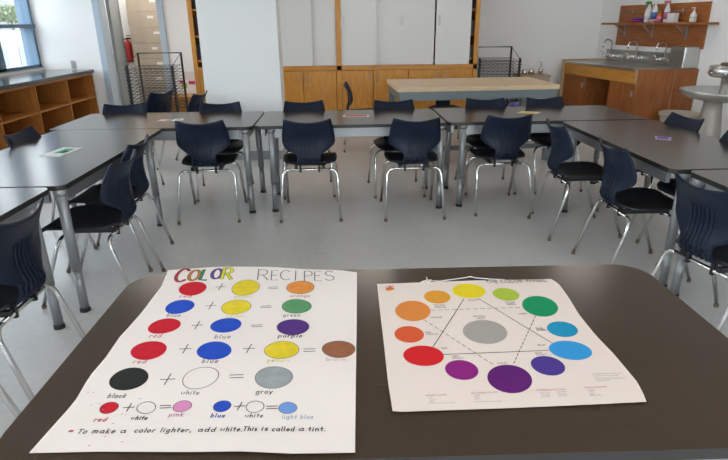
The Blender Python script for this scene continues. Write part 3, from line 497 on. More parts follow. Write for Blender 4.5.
# ------------------------------------------------------------------ wire drying racks
def drying_rack(label, x, y, rz=0, n=19):
    t = empty('drying_rack', label, 'drying rack', (x, y, 0), rz, 'wire drying racks')
    w, dp, hh = .30, .24, 1.14
    b = MB(); r = .017
    b.tube([(-w, dp, .02), (-w, dp, hh), (w, dp, hh), (w, dp, .02)], r, M_BLACK, 4)
    b.tube([(-w, dp, .05), (-w, -dp, .05)], r, M_BLACK, 4); b.tube([(w, dp, .05), (w, -dp, .05)], r, M_BLACK, 4)
    b.tube([(-w, -dp, .05), (w, -dp, .05)], r, M_BLACK, 4)
    b.tube([(-w, dp, hh), (-w-.0, -dp, .99)], .004, M_WIRE, 5); b.tube([(w, dp, hh), (w, -dp, .99)], .004, M_WIRE, 5)
    for sx in (-1, 1):
        for sy in (-1, 1): b.tube([(sx*w, sy*dp, .05), (sx*w, sy*dp, 0)], .014, M_BLACK, 8)
    b.build('frame', t)
    for s in (-1, 1):
        b = MB(); b.box(s*w-.015, s*w+.015, -dp-.015, -dp+.012, .06, 1.0, M_BLACK)
        for k in range(n): b.box(s*w-.02, s*w+.02, -dp-.03, -dp-.008, .12+k*.046, .135+k*.046, M_BLACK)
        b.build('post', t)
    sh = MB(); z = 0
    sh.tube([(-w+.015, -dp, 0), (w-.015, -dp, 0), (w-.015, dp-.015, .03), (-w+.015, dp-.015, .03)], .0036, M_WIRE, 5, closed=True)
    for k in range(1, 8):
        x_ = -w+.015+(2*w-.03)*k/8; sh.tube([(x_, -dp, 0), (x_, dp-.015, .03)], .0022, M_WIRE, 4)
    for k in range(1, 3):
        y_ = -dp+2*dp*k/3; sh.tube([(-w+.015, y_, .0105*k), (w-.015, y_, .0105*k)], .0026, M_WIRE, 4)
    s0 = sh.build('wire_shelf', t, (0, 0, .12))
    for k in range(1, n):
        s = s0.copy(); C.objects.link(s); s.parent = t; s.location = (0, 0, .12+k*.046)
    return t
drying_rack('black wire drying rack standing before the open doorway at left', -2.60, 7.98)
drying_rack('black wire drying rack between the oak cabinets and the sink unit', 2.29, 8.72)

# ------------------------------------------------------------------ corridor behind the door
for k in range(9):
    z = .0+.2455*k
    o = MB().box(-.26, .26, -.22, .22, 0, .2435, M_KRAFT, .004)
    o.box(-.012, .012, -.2205, .2205, .243, .2445, M_TAN)
    o.box(.06+.06*(k%2), .16+.06*(k%2), -.2215, -.2195, .14, .18, M_PAPERW)
    tag(o.build('cardboard_box', None, (-3.31+(k % 3-1)*.006, 10.14, z)), ['bottom brown carton of the stack in the doorway', 'second brown carton from the floor in the doorway stack', 'third brown carton from the floor in the doorway stack', 'fourth brown carton from the floor in the doorway stack', 'fifth brown carton from the floor in the doorway stack', 'sixth brown carton from the floor in the doorway stack', 'seventh brown carton from the floor in the doorway stack', 'second brown carton from the top of the doorway stack', 'topmost brown carton of the doorway stack'][k], 'box', 'cartons stacked in the doorway')
fw_ = struct(MB().box(-4.62, -1.2, 10.45, 10.6, 0, ZC, M_WALL).build('wall_corridor_side'))
fe = empty('fire_extinguisher', 'red fire extinguisher hung on the corridor wall beside the cartons', 'fire extinguisher', (-3.80, 10.37, .89))
MB().lathe([(.001, 0), (.06, .005), (.065, .03), (.065, .30), (.045, .35), (.02, .37), (.02, .39), (.001, .39)], M_RED, n=18).build('cylinder', fe)
b = MB(); b.box(-.015, .06, -.012, .012, .39, .42, M_BLACK); b.box(-.01, .08, -.01, .01, .44, .455, M_BLACK); b.build('handle', fe)
MB().tube([(-.02, -.0, .40), (-.08, -.0, .38), (-.1, 0, .25), (-.09, -.0, .05)], .013, M_BLACK, 8).build('hose', fe)
MB().box(-.05, .05, .055, .08, .1, .3, M_BLACK).build('bracket', fe)

# ------------------------------------------------------------------ left bookcase under the window
bc = empty('bookcase', 'low orange wood cubby bookcase with dark counter under the left window', 'bookcase', (-3.885, 5.9, 0))
y0, y1 = 3.05-5.9, 8.95-5.9
b = MB(); b.box(-.72, .03, y0, y1, .832, .88, M_SLATE, .004); b.build('countertop', bc)
b = MB(); b.box(-.70, -.68, y0+.01, y1-.01, .06, .832, M_SHELFW); b.box(-.68, -.03, y0+.01, y1-.01, .0, .06, M_DARK)
b.box(-.68, 0, y0+.01, y1-.01, .06, .085, M_SHELFW); b.box(-.68, -.005, y0+.01, y1-.01, .465, .49, M_SHELFW); b.box(-.68, 0, y0+.01, y1-.01, .80, .832, M_SHELFW)
n = 7
for k in range(n+1):
    yy = y1-.01-(y1-y0-.02)*k/n; b.box(-.68, 0, yy-.02 if k < n else yy, yy+.0 if k < n else yy+.02, .06, .832, M_SHELFW)
b.build('carcass', bc)
wo = empty('wall_outlet', 'small grey wall outlet above the end of the dark counter', 'outlet', (-4.17, YD, .95))
MB().box(-.035, .035, -.008, 0, -.06, .06, mat('outlet_grey', (.4, .4, .4), .5), .003).build('plate', wo)
MB().box(-.018, .018, -.011, -.008, -.04, .04, M_BASE).build('socket', wo)

# ------------------------------------------------------------------ sink unit on the slanted right wall
def wall_frame(y):                        # origin on the wall, +Y local = along the wall away from the camera, -X local = out of the wall
    return Matrix.Translation((xr(y), y, 0)) @ Matrix.Rotation(ang_r, 4, 'Z')
SK = empty('sink_unit', 'long steel topped cherry wood sink unit along the right wall', 'sink', (xr(7.19), 7.19, 0), ang_r)
SL, D0, D1 = 1.92, .775, .70             # length, depth at near and far end
def sx(y): return -(D0+(D1-D0)*y/SL)
b = MB(); b.prism([(-.004, 0), (-.004, SL), (sx(SL)-.01, SL), (sx(0)-.01, 0)], .895, .92, M_INOX); b.build('countertop', SK)
b = MB()
for y, w in ((.45, .42), (1.05, .42), (1.62, .38)):
    pts = rrect(-.56, -.2, y-w/2, y+w/2, .05); b.prism(pts, .9205, .922, M_INOXD)
b.build('basin', SK)
b = MB(); b.prism([(sx(0), .0), (sx(SL), SL), (sx(SL)+.022, SL), (sx(0)+.022, 0)], .735, .895, M_ORANGEW); b.build('apron', SK)
b = MB(); b.box(sx(0)+.0, -.004, -.022, 0, 0, .918, M_CHERRY); b.box(-.30, -.296, -.0245, -.0215, .0, .91, M_TAN); b.box(sx(0)-.003, sx(0)+.012, -.0235, .0, .735, .918, M_TAN); b.build('end_panel', SK)
b = MB(); b.box(sx(SL)-.03, -.004, SL, SL+.03, 0, .945, M_TAN); b.build('end_panel', SK)
b = MB(); b.box(sx(0)+.05, -.06, .02, .62, .08, .735, M_CHERRY); b.box(sx(0)+.09, -.06, .02, .62, 0, .08, M_DARK); b.box(sx(SL)+.05, -.06, 1.28, SL-.005, .08, .735, M_CHERRY); b.box(-.06, -.02, .62, 1.28, .0, .735, M_CHERRY); b.build('carcass', SK)
for (ya, yb, hy) in ((.03, .61, .07), (1.29, SL-.01, 1.36)):
    xx = sx((ya+yb)/2)+.028
    d = MB().box(xx, xx+.02, ya, yb, .10, .728, M_CHERRY, .002).build('door', SK); MB().box(xx-.022, xx, hy-.016, hy+.016, .57, .64, M_PULL, .004).build('handle', d)
MB().tube([(-.42, 1.05, .9), (-.42, 1.05, .66), (-.40, 1.0, .45), (-.30, .95, .2)], .022, mat('pale_pipe', (.55, .53, .48), .4), 10).build('drain_pipe', SK)
b = MB(); b.box(-.03, -.004, .26, SL-.06, .92, 1.09, M_INOXD); b.box(-.03, -.028, .9, .905, .92, 1.09, M_INOX); b.build('backsplash', SK)
b = MB(); b.box(-.20, -.004, .004, .27, .9205, 1.185, M_INOX, .012); b.box(-.201, -.199, .006, .268, 1.10, 1.106, M_INOXD); b.build('side_splash', SK)
def faucet(y, label):
    m = Matrix.Rotation(ang_r, 3, 'Z') @ Vector((-.03, y, 0))
    t = empty('faucet', label, 'faucet', (xr(7.19)+m.x, 7.19+m.y, 1.0), ang_r, 'gooseneck faucets')
    MB().box(-.05, 0, -.16, .16, -.02, .03, M_CHROME, .008).build('body', t)
    pts = [(-.035, 0, .02), (-.035, 0, .16)]+[(-.035-.075+.075*math.cos(R(a)), .0, .16+.075*math.sin(R(a))) for a in range(15, 181, 15)]+[(-.187, 0, .12)]
    MB().tube(pts, .011, M_CHROME, 10).build('spout', t)
    for s in (-1, 1):
        b = MB(); b.tube([(-.03, s*.11, .0), (-.095, s*.11, .0)], .026, M_CHROME, 12); b.tube([(-.085, s*.11, 0), (-.10, s*.11, .05), (-.11, s*.11+s*.03, .06)], .010, M_CHROME, 8); b.build('handle', t)
faucet(1.70, 'chrome gooseneck faucet farthest left over the steel sink')
faucet(1.12, 'chrome gooseneck faucet in the middle of the steel sink')
faucet(.54, 'chrome gooseneck faucet nearest us beside the raised steel block')

for ch in list(SK.children)+[g for c_ in SK.children for g in c_.children]:   # the near end of the unit is cut square to the room
    for v in ch.data.vertices: v.co.y += -.207*v.co.x*(1-(v.co.y+ch.location.y)/1.92)

# wall board with shelf above the sink
bd = empty('shelf_board', 'cherry wood back board with a long shelf above the sink', 'shelf', (xr(7.165), 7.165, 0), ang_r)
BL = 1.70
MB().box(-.025, -.001, 0, BL, 1.155, 1.712, M_CHERRYH).build('back_board', bd)
MB().box(-.25, -.0255, -.19, BL+.10, 1.447, 1.475, M_CHERRYH, .003).build('shelf', bd)
for y in (.30, .93, 1.52):
    b = MB(); b.box(-.032, -.0255, y-.012, y+.012, 1.27, 1.446, M_STEEL); b.box(-.21, -.03, y-.010, y+.010, 1.436, 1.446, M_STEEL); b.tube([(-.035, y, 1.30), (-.19, y, 1.438)], .008, M_STEEL, 6); b.build('bracket', bd)
MB().tube([(-.045, .38, 1.62), (-.04, .9, 1.605), (-.045, 1.68, 1.62)], .003, M_STEEL, 6).build('wire', bd)
for y in (.40, 1.38):
    b = MB(); b.tube([(-.026, y, 1.64), (-.05, y, 1.64), (-.055, y, 1.60), (-.04, y, 1.585)], .007, M_PULL, 8); b.build('hook', bd)
def on_shelf(y, x=-.13):
    m = Matrix.Rotation(ang_r, 3, 'Z') @ Vector((x, y, 0)); return (xr(7.165)+m.x, 7.165+m.y, 1.475)
def item(name, label, cat, y, x=-.13, group=None): return empty(name, label, cat, on_shelf(y, x), ang_r, group)
M_WHP = mat('white_plastic', (.72, .72, .72), .35); M_GRN = mat('green_plastic', (.03, .28, .12), .4); M_PINK = mat('pink_plastic', (.55, .16, .26), .4)
M_BLUP = mat('blue_label', (.08, .16, .45), .4); M_PUR = mat('purple_cloth', (.12, .05, .30), .9); M_MAG = mat('magenta_cloth', (.42, .03, .16), .9); M_ORP = mat('orange_plastic', (.50, .15, .02), .35)
def spray(y, label, body, head, lab, x=-.12, s=1.):
    t = item('spray_bottle', label, 'bottle', y, x, 'bottles on the shelf')
    MB().lathe([(.001, 0), (.042*s, .002), (.045*s, .02), (.045*s, .15), (.03*s, .19), (.014, .21), (.014, .235)], body, n=16).build('bottle', t)
    MB().lathe([(.0455*s, .04), (.0456*s, .13)], lab, n=16).build('label', t)
    b = MB(); b.box(-.055, .03, -.014, .014, .235, .27, head, .005); b.box(-.065, -.052, -.008, .008, .245, .262, head); b.tube([(-.035, 0, .24), (-.045, 0, .19)], .006, head, 6); b.build('trigger_head', t)
spray(.955, 'white spray bottle with a green trigger on the shelf, leftmost bottle', M_WHP, M_GRN, M_WHP)
spray(.83, 'white spray bottle with a blue label, second bottle from left on the shelf', M_WHP, M_WHP, M_BLUP, s=.95)
t = item('bottle', 'short orange bottle just right of the blue labelled spray bottle', 'bottle', .745, -.10, 'bottles on the shelf')
MB().lathe([(.001, 0), (.038, .002), (.04, .02), (.04, .10), (.02, .125), (.015, .13)], M_ORP, n=16).build('bottle_body', t); MB().lathe([(.018, .13), (.018, .155), (.001, .156)], M_ORP, n=12).build('cap', t)
spray(.60, 'pink and white spray bottle in the middle of the shelf', M_WHP, M_PINK, M_PINK, s=.85)
t = item('cloth', 'pink crumpled cloth in front of the middle spray bottle on the shelf', 'cloth', .67, -.20)
MB().ball((0, 0, .022), .05, M_PINK, (.8, 1.5, .42)).ball((-.01, -.04, .05), .035, M_PINK, (.8, 1.3, .9)).build('fabric', t)
t = item('box', 'small white carton on the shelf right of the spray bottles', 'box', .47, -.13); MB().box(-.04, .04, -.06, .06, 0, .115, M_WHP, .004).build('carton', t)
t = item('cloth', 'purple and magenta cloths heaped at the left of the shelf', 'cloth', 1.14, -.15)
MB().ball((0, 0, .018), .09, M_MAG, (.8, 1.35, .2)).build('magenta_layer', t); MB().ball((0, -.03, .047), .075, M_PUR, (.8, 1.5, .26)).build('purple_layer', t)
t = item('soap_dispenser', 'white pump soap bottle alone at the right of the shelf', 'soap bottle', .12, -.13)
MB().lathe([(.001, 0), (.038, .002), (.04, .02), (.037, .09), (.018, .115), (.012, .125)], M_WHP, n=16).build('bottle', t)
MB().lathe([(.0392, .03), (.0385, .065)], mat('pale_green_label', (.45, .55, .40), .5), n=16).build('label', t)
b = MB(); b.lathe([(.013, .125), (.013, .14), (.005, .142), (.005, .165)], M_WHP, n=10); b.box(-.045, .012, -.008, .008, .163, .175, M_WHP, .003); b.build('pump', t)

# waste bin and wash fountain
wbn = empty('waste_bin', 'beige round waste bin in front of the sink unit end panel', 'bin', (4.17, 6.86, 0))
M_BIN = mat('beige_bin', (.50, .46, .38), .5)
MB().lathe([(.001, .004), (.17, .004), (.175, 0), (.222, .39), (.215, .39), (.168, .012), (.001, .012)], M_BIN, n=28).build('body', wbn)
MB().lathe([(.222, .375), (.236, .38), (.238, .415), (.228, .42), (.214, .415), (.214, .38)], M_BIN, n=28).build('rim', wbn)
wf = empty('wash_fountain', 'round stainless wash fountain at the right photo edge', 'wash fountain', FOUNT)
MB().lathe([(.18, 0), (.18, .02), (.16, .05), (.10, .56), (.09, .665), (.001, .667)], mat('fountain_pedestal', (.36, .33, .29), .45, metal=.3), (-.12, 0, 0), n=32).build('pedestal', wf)
MB().lathe([(.20, .665), (.36, .695), (.45, .74), (.46, .77), (.455, .785), (.43, .782), (.36, .74), (.2, .72), (.001, .72)], M_INOX, n=48).build('bowl', wf)
MB().lathe([(.085, .69), (.075, .71), (.07, .92), (.001, .922)], M_INOX, n=24).build('column', wf)
b = MB(); b.lathe([(.07, .905), (.19, .925), (.205, .95), (.205, 1.025), (.19, 1.04), (.001, 1.042)], M_INOX, n=32); b.build('spray_head', wf)
MB().lathe([(.10, 1.04), (.105, 1.045), (.105, 1.06), (.09, 1.068), (.001, 1.07)], mat('brown_cap', (.12, .07, .04), .5), n=24).build('cap', wf)
for k in range(8):
    a = 2*PI*k/8; MB().ball((.205*math.cos(a), .205*math.sin(a), .965), .014, M_CHROME, seg=8).build('nozzle', wf)

# small cabinet with things at the end of the workbench
sc_ = empty('side_cabinet', 'low beige cabinet right of the wire rack by the back wall', 'cabinet', (2.93, 8.98, 0))
M_BEI = mat('beige_laminate', (.46, .38, .31), .6)
MB().box(-.2, .24, -.22, .26, 0, .70, M_BEI, .003).build('body', sc_); MB().box(-.21, .25, -.24, .27, .70, .722, M_TAN, .003).build('top', sc_)
dd = MB().box(-.19, .23, -.236, -.221, .05, .69, M_BEI, .002).build('door', sc_); MB().box(-.16, -.145, -.25, -.236, .5, .6, M_PULL).build('handle', dd)
for x, r, h, l in ((-.13, .045, .075, 'squat steel pot at the left on the beige cabinet'), (-.02, .05, .085, 'shiny steel pot in the middle on the beige cabinet')):
    tag(MB().lathe([(.001, 0), (r, .002), (r, h), (r-.006, h), (r-.006, .01), (.001, .01)], M_CHROME, n=18).build('pot', None, (2.93+x, 8.9, .722)), l, 'pot', 'steel pots on the beige cabinet')
t = empty('soap_dispenser', 'steel pump dispenser at the right on the beige cabinet', 'soap bottle', (3.06, 8.9, .722))
MB().lathe([(.001, 0), (.035, .002), (.035, .09), (.012, .11), (.008, .13)], M_CHROME, n=16).build('bottle', t); MB().tube([(0, 0, .12), (0, 0, .185), (-.05, 0, .2)], .006, M_CHROME, 8).build('pump', t)
cb = empty('carton', 'beige carton on the floor behind the workbench right end', 'box', (2.40, 7.72, 0)); MB().box(-.16, .16, -.14, .14, 0, .38, M_BEI, .004).build('box_body', cb)
bg = empty('plastic_bag', 'blue and purple plastic bag lying on the beige carton', 'bag', (2.40, 7.72, .38))
M_BAG = mat('purple_bag', (.10, .10, .34), .35, vary=.5, vscale=25)
MB().ball((-.03, 0, .04), .11, M_BAG, (1.1, .9, .38)).ball((.07, -.02, .05), .07, M_BAG, (1.1, 1, .6)).build('bag_body', bg)

# ------------------------------------------------------------------ leaflets on the tables
def leaflet(label, pts, cols, name='leaflet'):
    cx = sum(p[0] for p in pts)/4; cy = sum(p[1] for p in pts)/4
    b = MB(); L_ = [(p[0]-cx, p[1]-cy) for p in pts]
    b.prism(L_, 0, .0012, mat('leaflet_paper_'+cols[0], COL[cols[0]], .7))
    for c_, s0, ox, oy in cols[1]:
        b.prism([(x*s0+ox, y*s0+oy) for x, y in L_], .0013, .0017, mat('leaflet_ink_'+c_, COL[c_], .7))
    tag(b.build(name, None, (cx, cy, T+.0008)), label, 'leaflet', 'leaflets on the tables')
COL = dict(white=(.78, .80, .78), green=(.10, .42, .26), dark=(.06, .18, .12), pink=(.60, .32, .38), red=(.62, .13, .09), cream=(.80, .72, .48), yellow=(.80, .55, .12), purple=(.16, .10, .36), lilac=(.5, .44, .6))
leaflet('white leaflet with a green picture on the left side table', [(-1.94, 3.49), (-1.80, 3.47), (-1.77, 3.74), (-1.91, 3.76)], ('white', [('green', .5, .01, .02), ('dark', .22, .02, .0)]))
leaflet('pink printed leaflet on the left table of the far row', [(-1.63, 4.78), (-1.52, 4.79), (-1.50, 4.90), (-1.61, 4.89)], ('pink', [('white', .5, -.01, .01)]))
leaflet('white leaflet overlapping the pink one on the far left table', [(-1.495, 4.80), (-1.40, 4.83), (-1.42, 4.93), (-1.49, 4.91)], ('white', [('pink', .4, 0, 0)]))
leaflet('red card with pale ends on the middle far table', [(-.035, 4.885), (.205, 4.885), (.205, 4.985), (-.02, 4.99)], ('white', [('red', .82, 0, 0)]))
leaflet('yellow and cream paper on the right table of the far row', [(1.52, 4.95), (1.69, 4.90), (1.76, 4.99), (1.60, 5.06)], ('cream', [('yellow', .6, .0, -.01)]))
leaflet('purple and white leaflet on the right side table', [(2.12, 3.71), (2.20, 3.66), (2.26, 3.76), (2.18, 3.83)], ('lilac', [('purple', .72, .0, .01)]))
# ------------------------------------------------------------------ hand lettering: strokes on a grid, x-height = 1
def A(cx, cy, rx, ry, a0, a1, n=10): return [(cx+rx*math.cos(R(a0+(a1-a0)*i/n)), cy+ry*math.sin(R(a0+(a1-a0)*i/n))) for i in range(n+1)]
O_ = A(.42, .5, .4, .5, 60, 420, 14)
GL = {
 'a': (.95, [A(.4, .48, .38, .48, 50, 330, 12), [(.8, 1), (.8, .2), (.95, 0)]]), 'b': (.9, [[(.08, 1.75), (.08, 0)], A(.44, .5, .36, .5, 150, -150, 12)]),
 'c': (.8, [A(.42, .5, .38, .5, 45, 315, 12)]), 'd': (.95, [A(.4, .48, .38, .48, 40, 320, 12), [(.8, 1.75), (.8, 0)]]),
 'e': (.85, [[(.06, .5), (.78, .55)]+A(.42, .5, .37, .5, 10, 315, 12)]), 'f': (.6, [A(.45, 1.4, .25, .35, 40, 180, 6)+[(.2, 0)], [(0, .95), (.5, .95)]]),
 'g': (.95, [A(.4, .5, .38, .48, 45, 330, 12), [(.8, 1), (.78, -.3)]+A(.42, -.3, .36, .35, 0, -150, 7)]), 'h': (.9, [[(.08, 1.75), (.08, 0)], [(.08, .6)]+A(.43, .6, .33, .4, 160, 0, 7)+[(.78, 0)]]),
 'i': (.3, [[(.1, .95), (.1, 0)], [(.1, 1.35), (.14, 1.43)]]), 'k': (.8, [[(.08, 1.75), (.08, 0)], [(.7, 1), (.1, .42), (.75, 0)]]), 'l': (.3, [[(.1, 1.75), (.1, .1), (.25, 0)]]),
 'm': (1.35, [[(.08, 1), (.08, 0)], [(.08, .6)]+A(.36, .65, .27, .35, 160, 0, 6)+[(.63, 0)], [(.63, .6)]+A(.92, .65, .28, .35, 160, 0, 6)+[(1.2, 0)]]),
 'n': (.9, [[(.08, 1), (.08, 0)], [(.08, .6)]+A(.43, .6, .33, .4, 160, 0, 7)+[(.78, 0)]]), 'o': (.9, [O_]), 'p': (.9, [[(.08, 1), (.08, -.65)], A(.44, .5, .36, .5, 150, -150, 12)]),
 'r': (.65, [[(.08, 1), (.08, 0)], [(.08, .55)]+A(.42, .6, .33, .4, 160, 50, 5)]), 's': (.7, [A(.35, .75, .27, .25, 40, 250, 7)+A(.33, .25, .3, .26, 80, -140, 7)]),
 't': (.6, [[(.28, 1.6), (.28, .15), (.45, 0)], [(0, 1.02), (.58, 1.02)]]), 'u': (.9, [[(.08, 1), (.1, .4)]+A(.42, .4, .32, .4, 190, 350, 6)+[(.76, 1)], [(.76, 1), (.78, 0)]]),
 'w': (1.15, [[(.03, 1), (.28, 0), (.55, .85), (.82, 0), (1.08, 1)]]), 'y': (.85, [[(.05, 1), (.4, .05)], [(.78, 1), (.25, -.6), (.05, -.55)]]), ' ': (.55, []),
 '.': (.3, [[(.1, .02), (.13, .1)]]), ',': (.35, [[(.15, .1), (.05, -.3)]]), '*': (.8, [[(.1, .2), (.7, .8)], [(.1, .8), (.7, .2)], [(.4, 0), (.4, 1)], [(.02, .5), (.78, .5)]]),
 'T': (1.0, [[(.5, 1.6), (.42, 0)], [(0, 1.55), (1.05, 1.65)]]), 'C': (1.25, [A(.66, .8, .56, .78, 48, 312, 14)]), 'O': (1.3, [A(.64, .8, .56, .78, 70, 430, 16)]), 'L': (.95, [[(.15, 1.6), (.1, .05), (.85, .0)]]),
 'R': (1.15, [[(.1, 0), (.12, 1.6)], [(.12, 1.6)]+A(.55, 1.2, .42, .4, 85, -90, 9)+[(.15, .8)], [(.5, .78), (1.02, 0)]]), 'E': (1.0, [[(.85, 1.58), (.12, 1.58), (.08, .03), (.88, .03)], [(.1, .82), (.7, .84)]]),
 'I': (.3, [[(.15, 1.58), (.12, 0)]]), 'P': (1.0, [[(.1, 0), (.12, 1.6)], [(.12, 1.6)]+A(.5, 1.18, .42, .42, 85, -90, 9)+[(.15, .76)]]), 'S': (.95, [A(.5, 1.2, .37, .38, 40, 260, 9)+A(.45, .42, .4, .42, 85, -150, 9)]),
 'A': (1.1, [[(.05, 0), (.5, 1.6), (.98, 0)], [(.25, .6), (.8, .6)]]), 'B': (1.0, [[(.1, 0), (.1, 1.6)]+A(.5, 1.22, .35, .38, 90, -90, 7)+[(.1, .84)]+A(.52, .42, .42, .42, 90, -90, 7)+[(.1, 0)]]),
}
def ribbon(b, pts, w, z, k):
    """flat ink stroke through 2-D points on the sheet"""
    V = [Vector(p) for p in pts]; prev = None
    for i, p in enumerate(V):
        t = V[min(i+1, len(V)-1)]-V[max(i-1, 0)]
        if t.length < 1e-7: continue
        t.normalize(); e = Vector((0, 0))
        if i == 0: e = -t*w*.4
        if i == len(V)-1: e = t*w*.4
        n = Vector((-t.y, t.x))*w/2
        a = b.bm.verts.new((p.x+e.x+n.x, p.y+e.y+n.y, z(p.x, p.y))); c_ = b.bm.verts.new((p.x+e.x-n.x, p.y+e.y-n.y, z(p.x, p.y)))
        if prev:
            f = b.bm.faces.new((prev[0], prev[1], c_, a)); f.material_index = k
        prev = (a, c_)
INK = dict(red=(.56, .012, .028), blue=(.018, .075, .50), yellow=(.74, .58, .03), orange=(.72, .27, .06), green=(.10, .30, .13), purple=(.085, .03, .20), brown=(.30, .115, .06), black=(.022, .024, .022), gray=(.31, .34, .345), pink=(.66, .25, .48), lightblue=(.16, .30, .66),
 ink=(.10, .095, .10), inkd=(.035, .032, .035), redpen=(.42, .05, .08), yellowpen=(.62, .56, .06), brownpen=(.40, .20, .16), palepen=(.50, .40, .36), pinkpen=(.55, .20, .36), bluepen=(.06, .10, .36), lightbluepen=(.30, .38, .48), graypen=(.32, .30, .29),
 redpaint=(.42, .03, .05), redpaint2=(.6, .06, .04), orangepaint=(.48, .20, .05), greenpaint=(.04, .25, .15), purplepaint=(.12, .07, .28), yellowpaint=(.70, .66, .03),
 c_yorange=(.72, .32, .035), c_yellow=(.78, .62, .02), c_orange=(.70, .24, .05), c_rorange=(.66, .10, .035), c_red=(.62, .015, .02), c_rviolet=(.25, .015, .19), c_violet=(.11, .012, .15), c_bviolet=(.07, .04, .26), c_blue=(.035, .30, .66), c_bgreen=(.012, .27, .48), c_green=(.008, .27, .11), c_ygreen=(.40, .52, .06), c_gray=(.36, .34, .31))
def ink(n): return mat('ink_'+n, INK[n], .75, spec=.2, vary=.07 if n in ('red', 'blue', 'yellow', 'green', 'purple', 'brown', 'gray', 'orange') else 0, vscale=45)
def zwave_a(X, Y): return T+.0042+.0016*math.sin(9*X+4*Y)+.0014*math.sin(17*Y+1)
def zwave_b(X, Y): return T+.0036+.0012*math.sin(8*X-5*Y)+.001*math.sin(14*Y)
def along(pts, n):
    pts = [Vector(p) for p in pts]; Ls = [0]
    for a, c_ in zip(pts, pts[1:]): Ls.append(Ls[-1]+(c_-a).length)
    out = []
    for i in range(n+1):
        s = Ls[-1]*i/n; j = 0
        while j < len(pts)-2 and Ls[j+1] < s: j += 1
        out.append(pts[j].lerp(pts[j+1], (s-Ls[j])/max(1e-9, Ls[j+1]-Ls[j])))
    return out
def poster(name, D, zf, paper, seed):
    rnd = random.Random(seed); b = MB(); n = 26
    l, r, t, bt = [along(D['edges'][k], n) for k in ('left', 'right', 'top', 'bottom')]
    P = []
    for i in range(n+1):
        v = i/n; row = []
        for j in range(n+1):
            u = j/n
            q = bt[j]*(1-v)+t[j]*v+l[i]*(1-u)+r[i]*u-(bt[0]*(1-u)*(1-v)+bt[n]*u*(1-v)+t[0]*(1-u)*v+t[n]*u*v)
            row.append((q.x, q.y, zf(q.x, q.y)))
        P.append(row)
    b.grid(P, .0004, paper, sides=False)
    lay = [0]
    def zz(x, y): return zf(x, y)+.0005+lay[0]*.00012
    for m, kind, cx, cy, ax, ay, bx, by in D['ovals']:
        k = b.mi(ink(m)); N = 40; ph = rnd.random()*6
        e = []
        for i in range(N):
            a = 2*PI*i/N; w = 1+(.018*math.sin(2*a+ph)+.012*math.sin(3*a+ph*2) if name == 'hand_painted_poster' else 0)
            e.append((cx+(ax*math.cos(a)+bx*math.sin(a))*w, cy+(ay*math.cos(a)+by*math.sin(a))*w))
        if kind != 1:
            c_ = b.bm.verts.new((cx, cy, zz(cx, cy)))
            mid = [b.bm.verts.new((cx+(x-cx)*.5, cy+(y-cy)*.5, zz(cx+(x-cx)*.5, cy+(y-cy)*.5))) for x, y in e]
            out = [b.bm.verts.new((x, y, zz(x, y))) for x, y in e]
            for i in range(N):
                j = (i+1) % N
                b.bm.faces.new((c_, mid[i], mid[j])).material_index = k; b.bm.faces.new((mid[i], out[i], out[j], mid[j])).material_index = k
        if kind:
            lay[0] = 1; ribbon(b, e+[e[0]], .0018 if kind == 1 else .0014, zz, b.mi(ink('ink'))); lay[0] = 0
    for m, w, x0, y0_, x1, y1_ in D['segs']:
        lay[0] = 2; ribbon(b, [(x0+(x1-x0)*i/6, y0_+(y1_-y0_)*i/6) for i in range(7)], w, zz, b.mi(ink(m)))
    def write(text, m, sw, ox, oy, dx, dy, h, slant=.02):
        L_ = sum(GL[c_][0] for c_ in text)+.22*(len(text)-1); L_ += .25*(len(text)-1); s = math.hypot(dx, dy)/L_; ux, uy = dx/math.hypot(dx, dy), dy/math.hypot(dx, dy)
        x = 0
        for c_ in text:
            for st in GL[c_][1]:
                jx, jy = rnd.uniform(-.03, .03), rnd.uniform(-.05, .05)
                pts = [(ox+ux*(x+px+jx)*s+slant*(py+jy)*h-uy*(py+jy)*h, oy+uy*(x+px+jx)*s+(py+jy)*h) for px, py in st]
                ribbon(b, pts, sw, zz, b.mi(ink(m)))
            x += GL[c_][0]+.47
    for text, m, sw, ox, oy, dx, dy, h in D.get('words', []):
        if m.endswith('paint'):
            rnd.seed(seed); lay[0] = 1; write(text, 'inkd', sw*1.3, ox, oy, dx, dy, h, -.12)
            rnd.seed(seed); lay[0] = 2; write(text, m, sw*.95, ox, oy, dx, dy, h, -.12)
        else: lay[0] = 2; write(text, m, sw*(.82 if h < .03 else 1), ox, oy, dx, dy, h, .04 if h < .03 else -.14)
    for x, y in D.get('dots', []):
        lay[0] = 1; ribbon(b, [(x-.001, y), (x+.001, y+.0006)], .0022, zz, b.mi(ink('pinkpen')))
    for text, m, sw, ox, oy, dx, dy, h in D.get('prints', []):
        cu = bpy.data.curves.new('print', 'FONT'); cu.body = text; cu.size = 1; cu.resolution_u = 2
        to = bpy.data.objects.new('print', cu); C.objects.link(to)
        bpy.context.view_layer.update()
        me = bpy.data.meshes.new_from_object(to.evaluated_get(bpy.context.evaluated_depsgraph_get()))
        bpy.data.objects.remove(to); bpy.data.curves.remove(cu)
        wv = max(v.co.x for v in me.vertices); hv = .70
        ln = math.hypot(dx, dy); k = b.mi(ink(m)); vs = []
        for v in me.vertices:
            a, c_ = v.co.x/wv*ln, v.co.y/hv*h
            X = ox+dx/ln*a-dy/ln*c_; Y = oy+dy/ln*a+dx/ln*c_
            vs.append(b.bm.verts.new((X, Y, zf(X, Y)+.0008)))
        for p in me.polygons:
            try: b.bm.faces.new([vs[i] for i in p.vertices]).material_index = k
            except ValueError: pass
        bpy.data.meshes.remove(me)
    me = b.mesh(name)
    o = bpy.data.objects.new(name, me); C.objects.link(o)
    return o
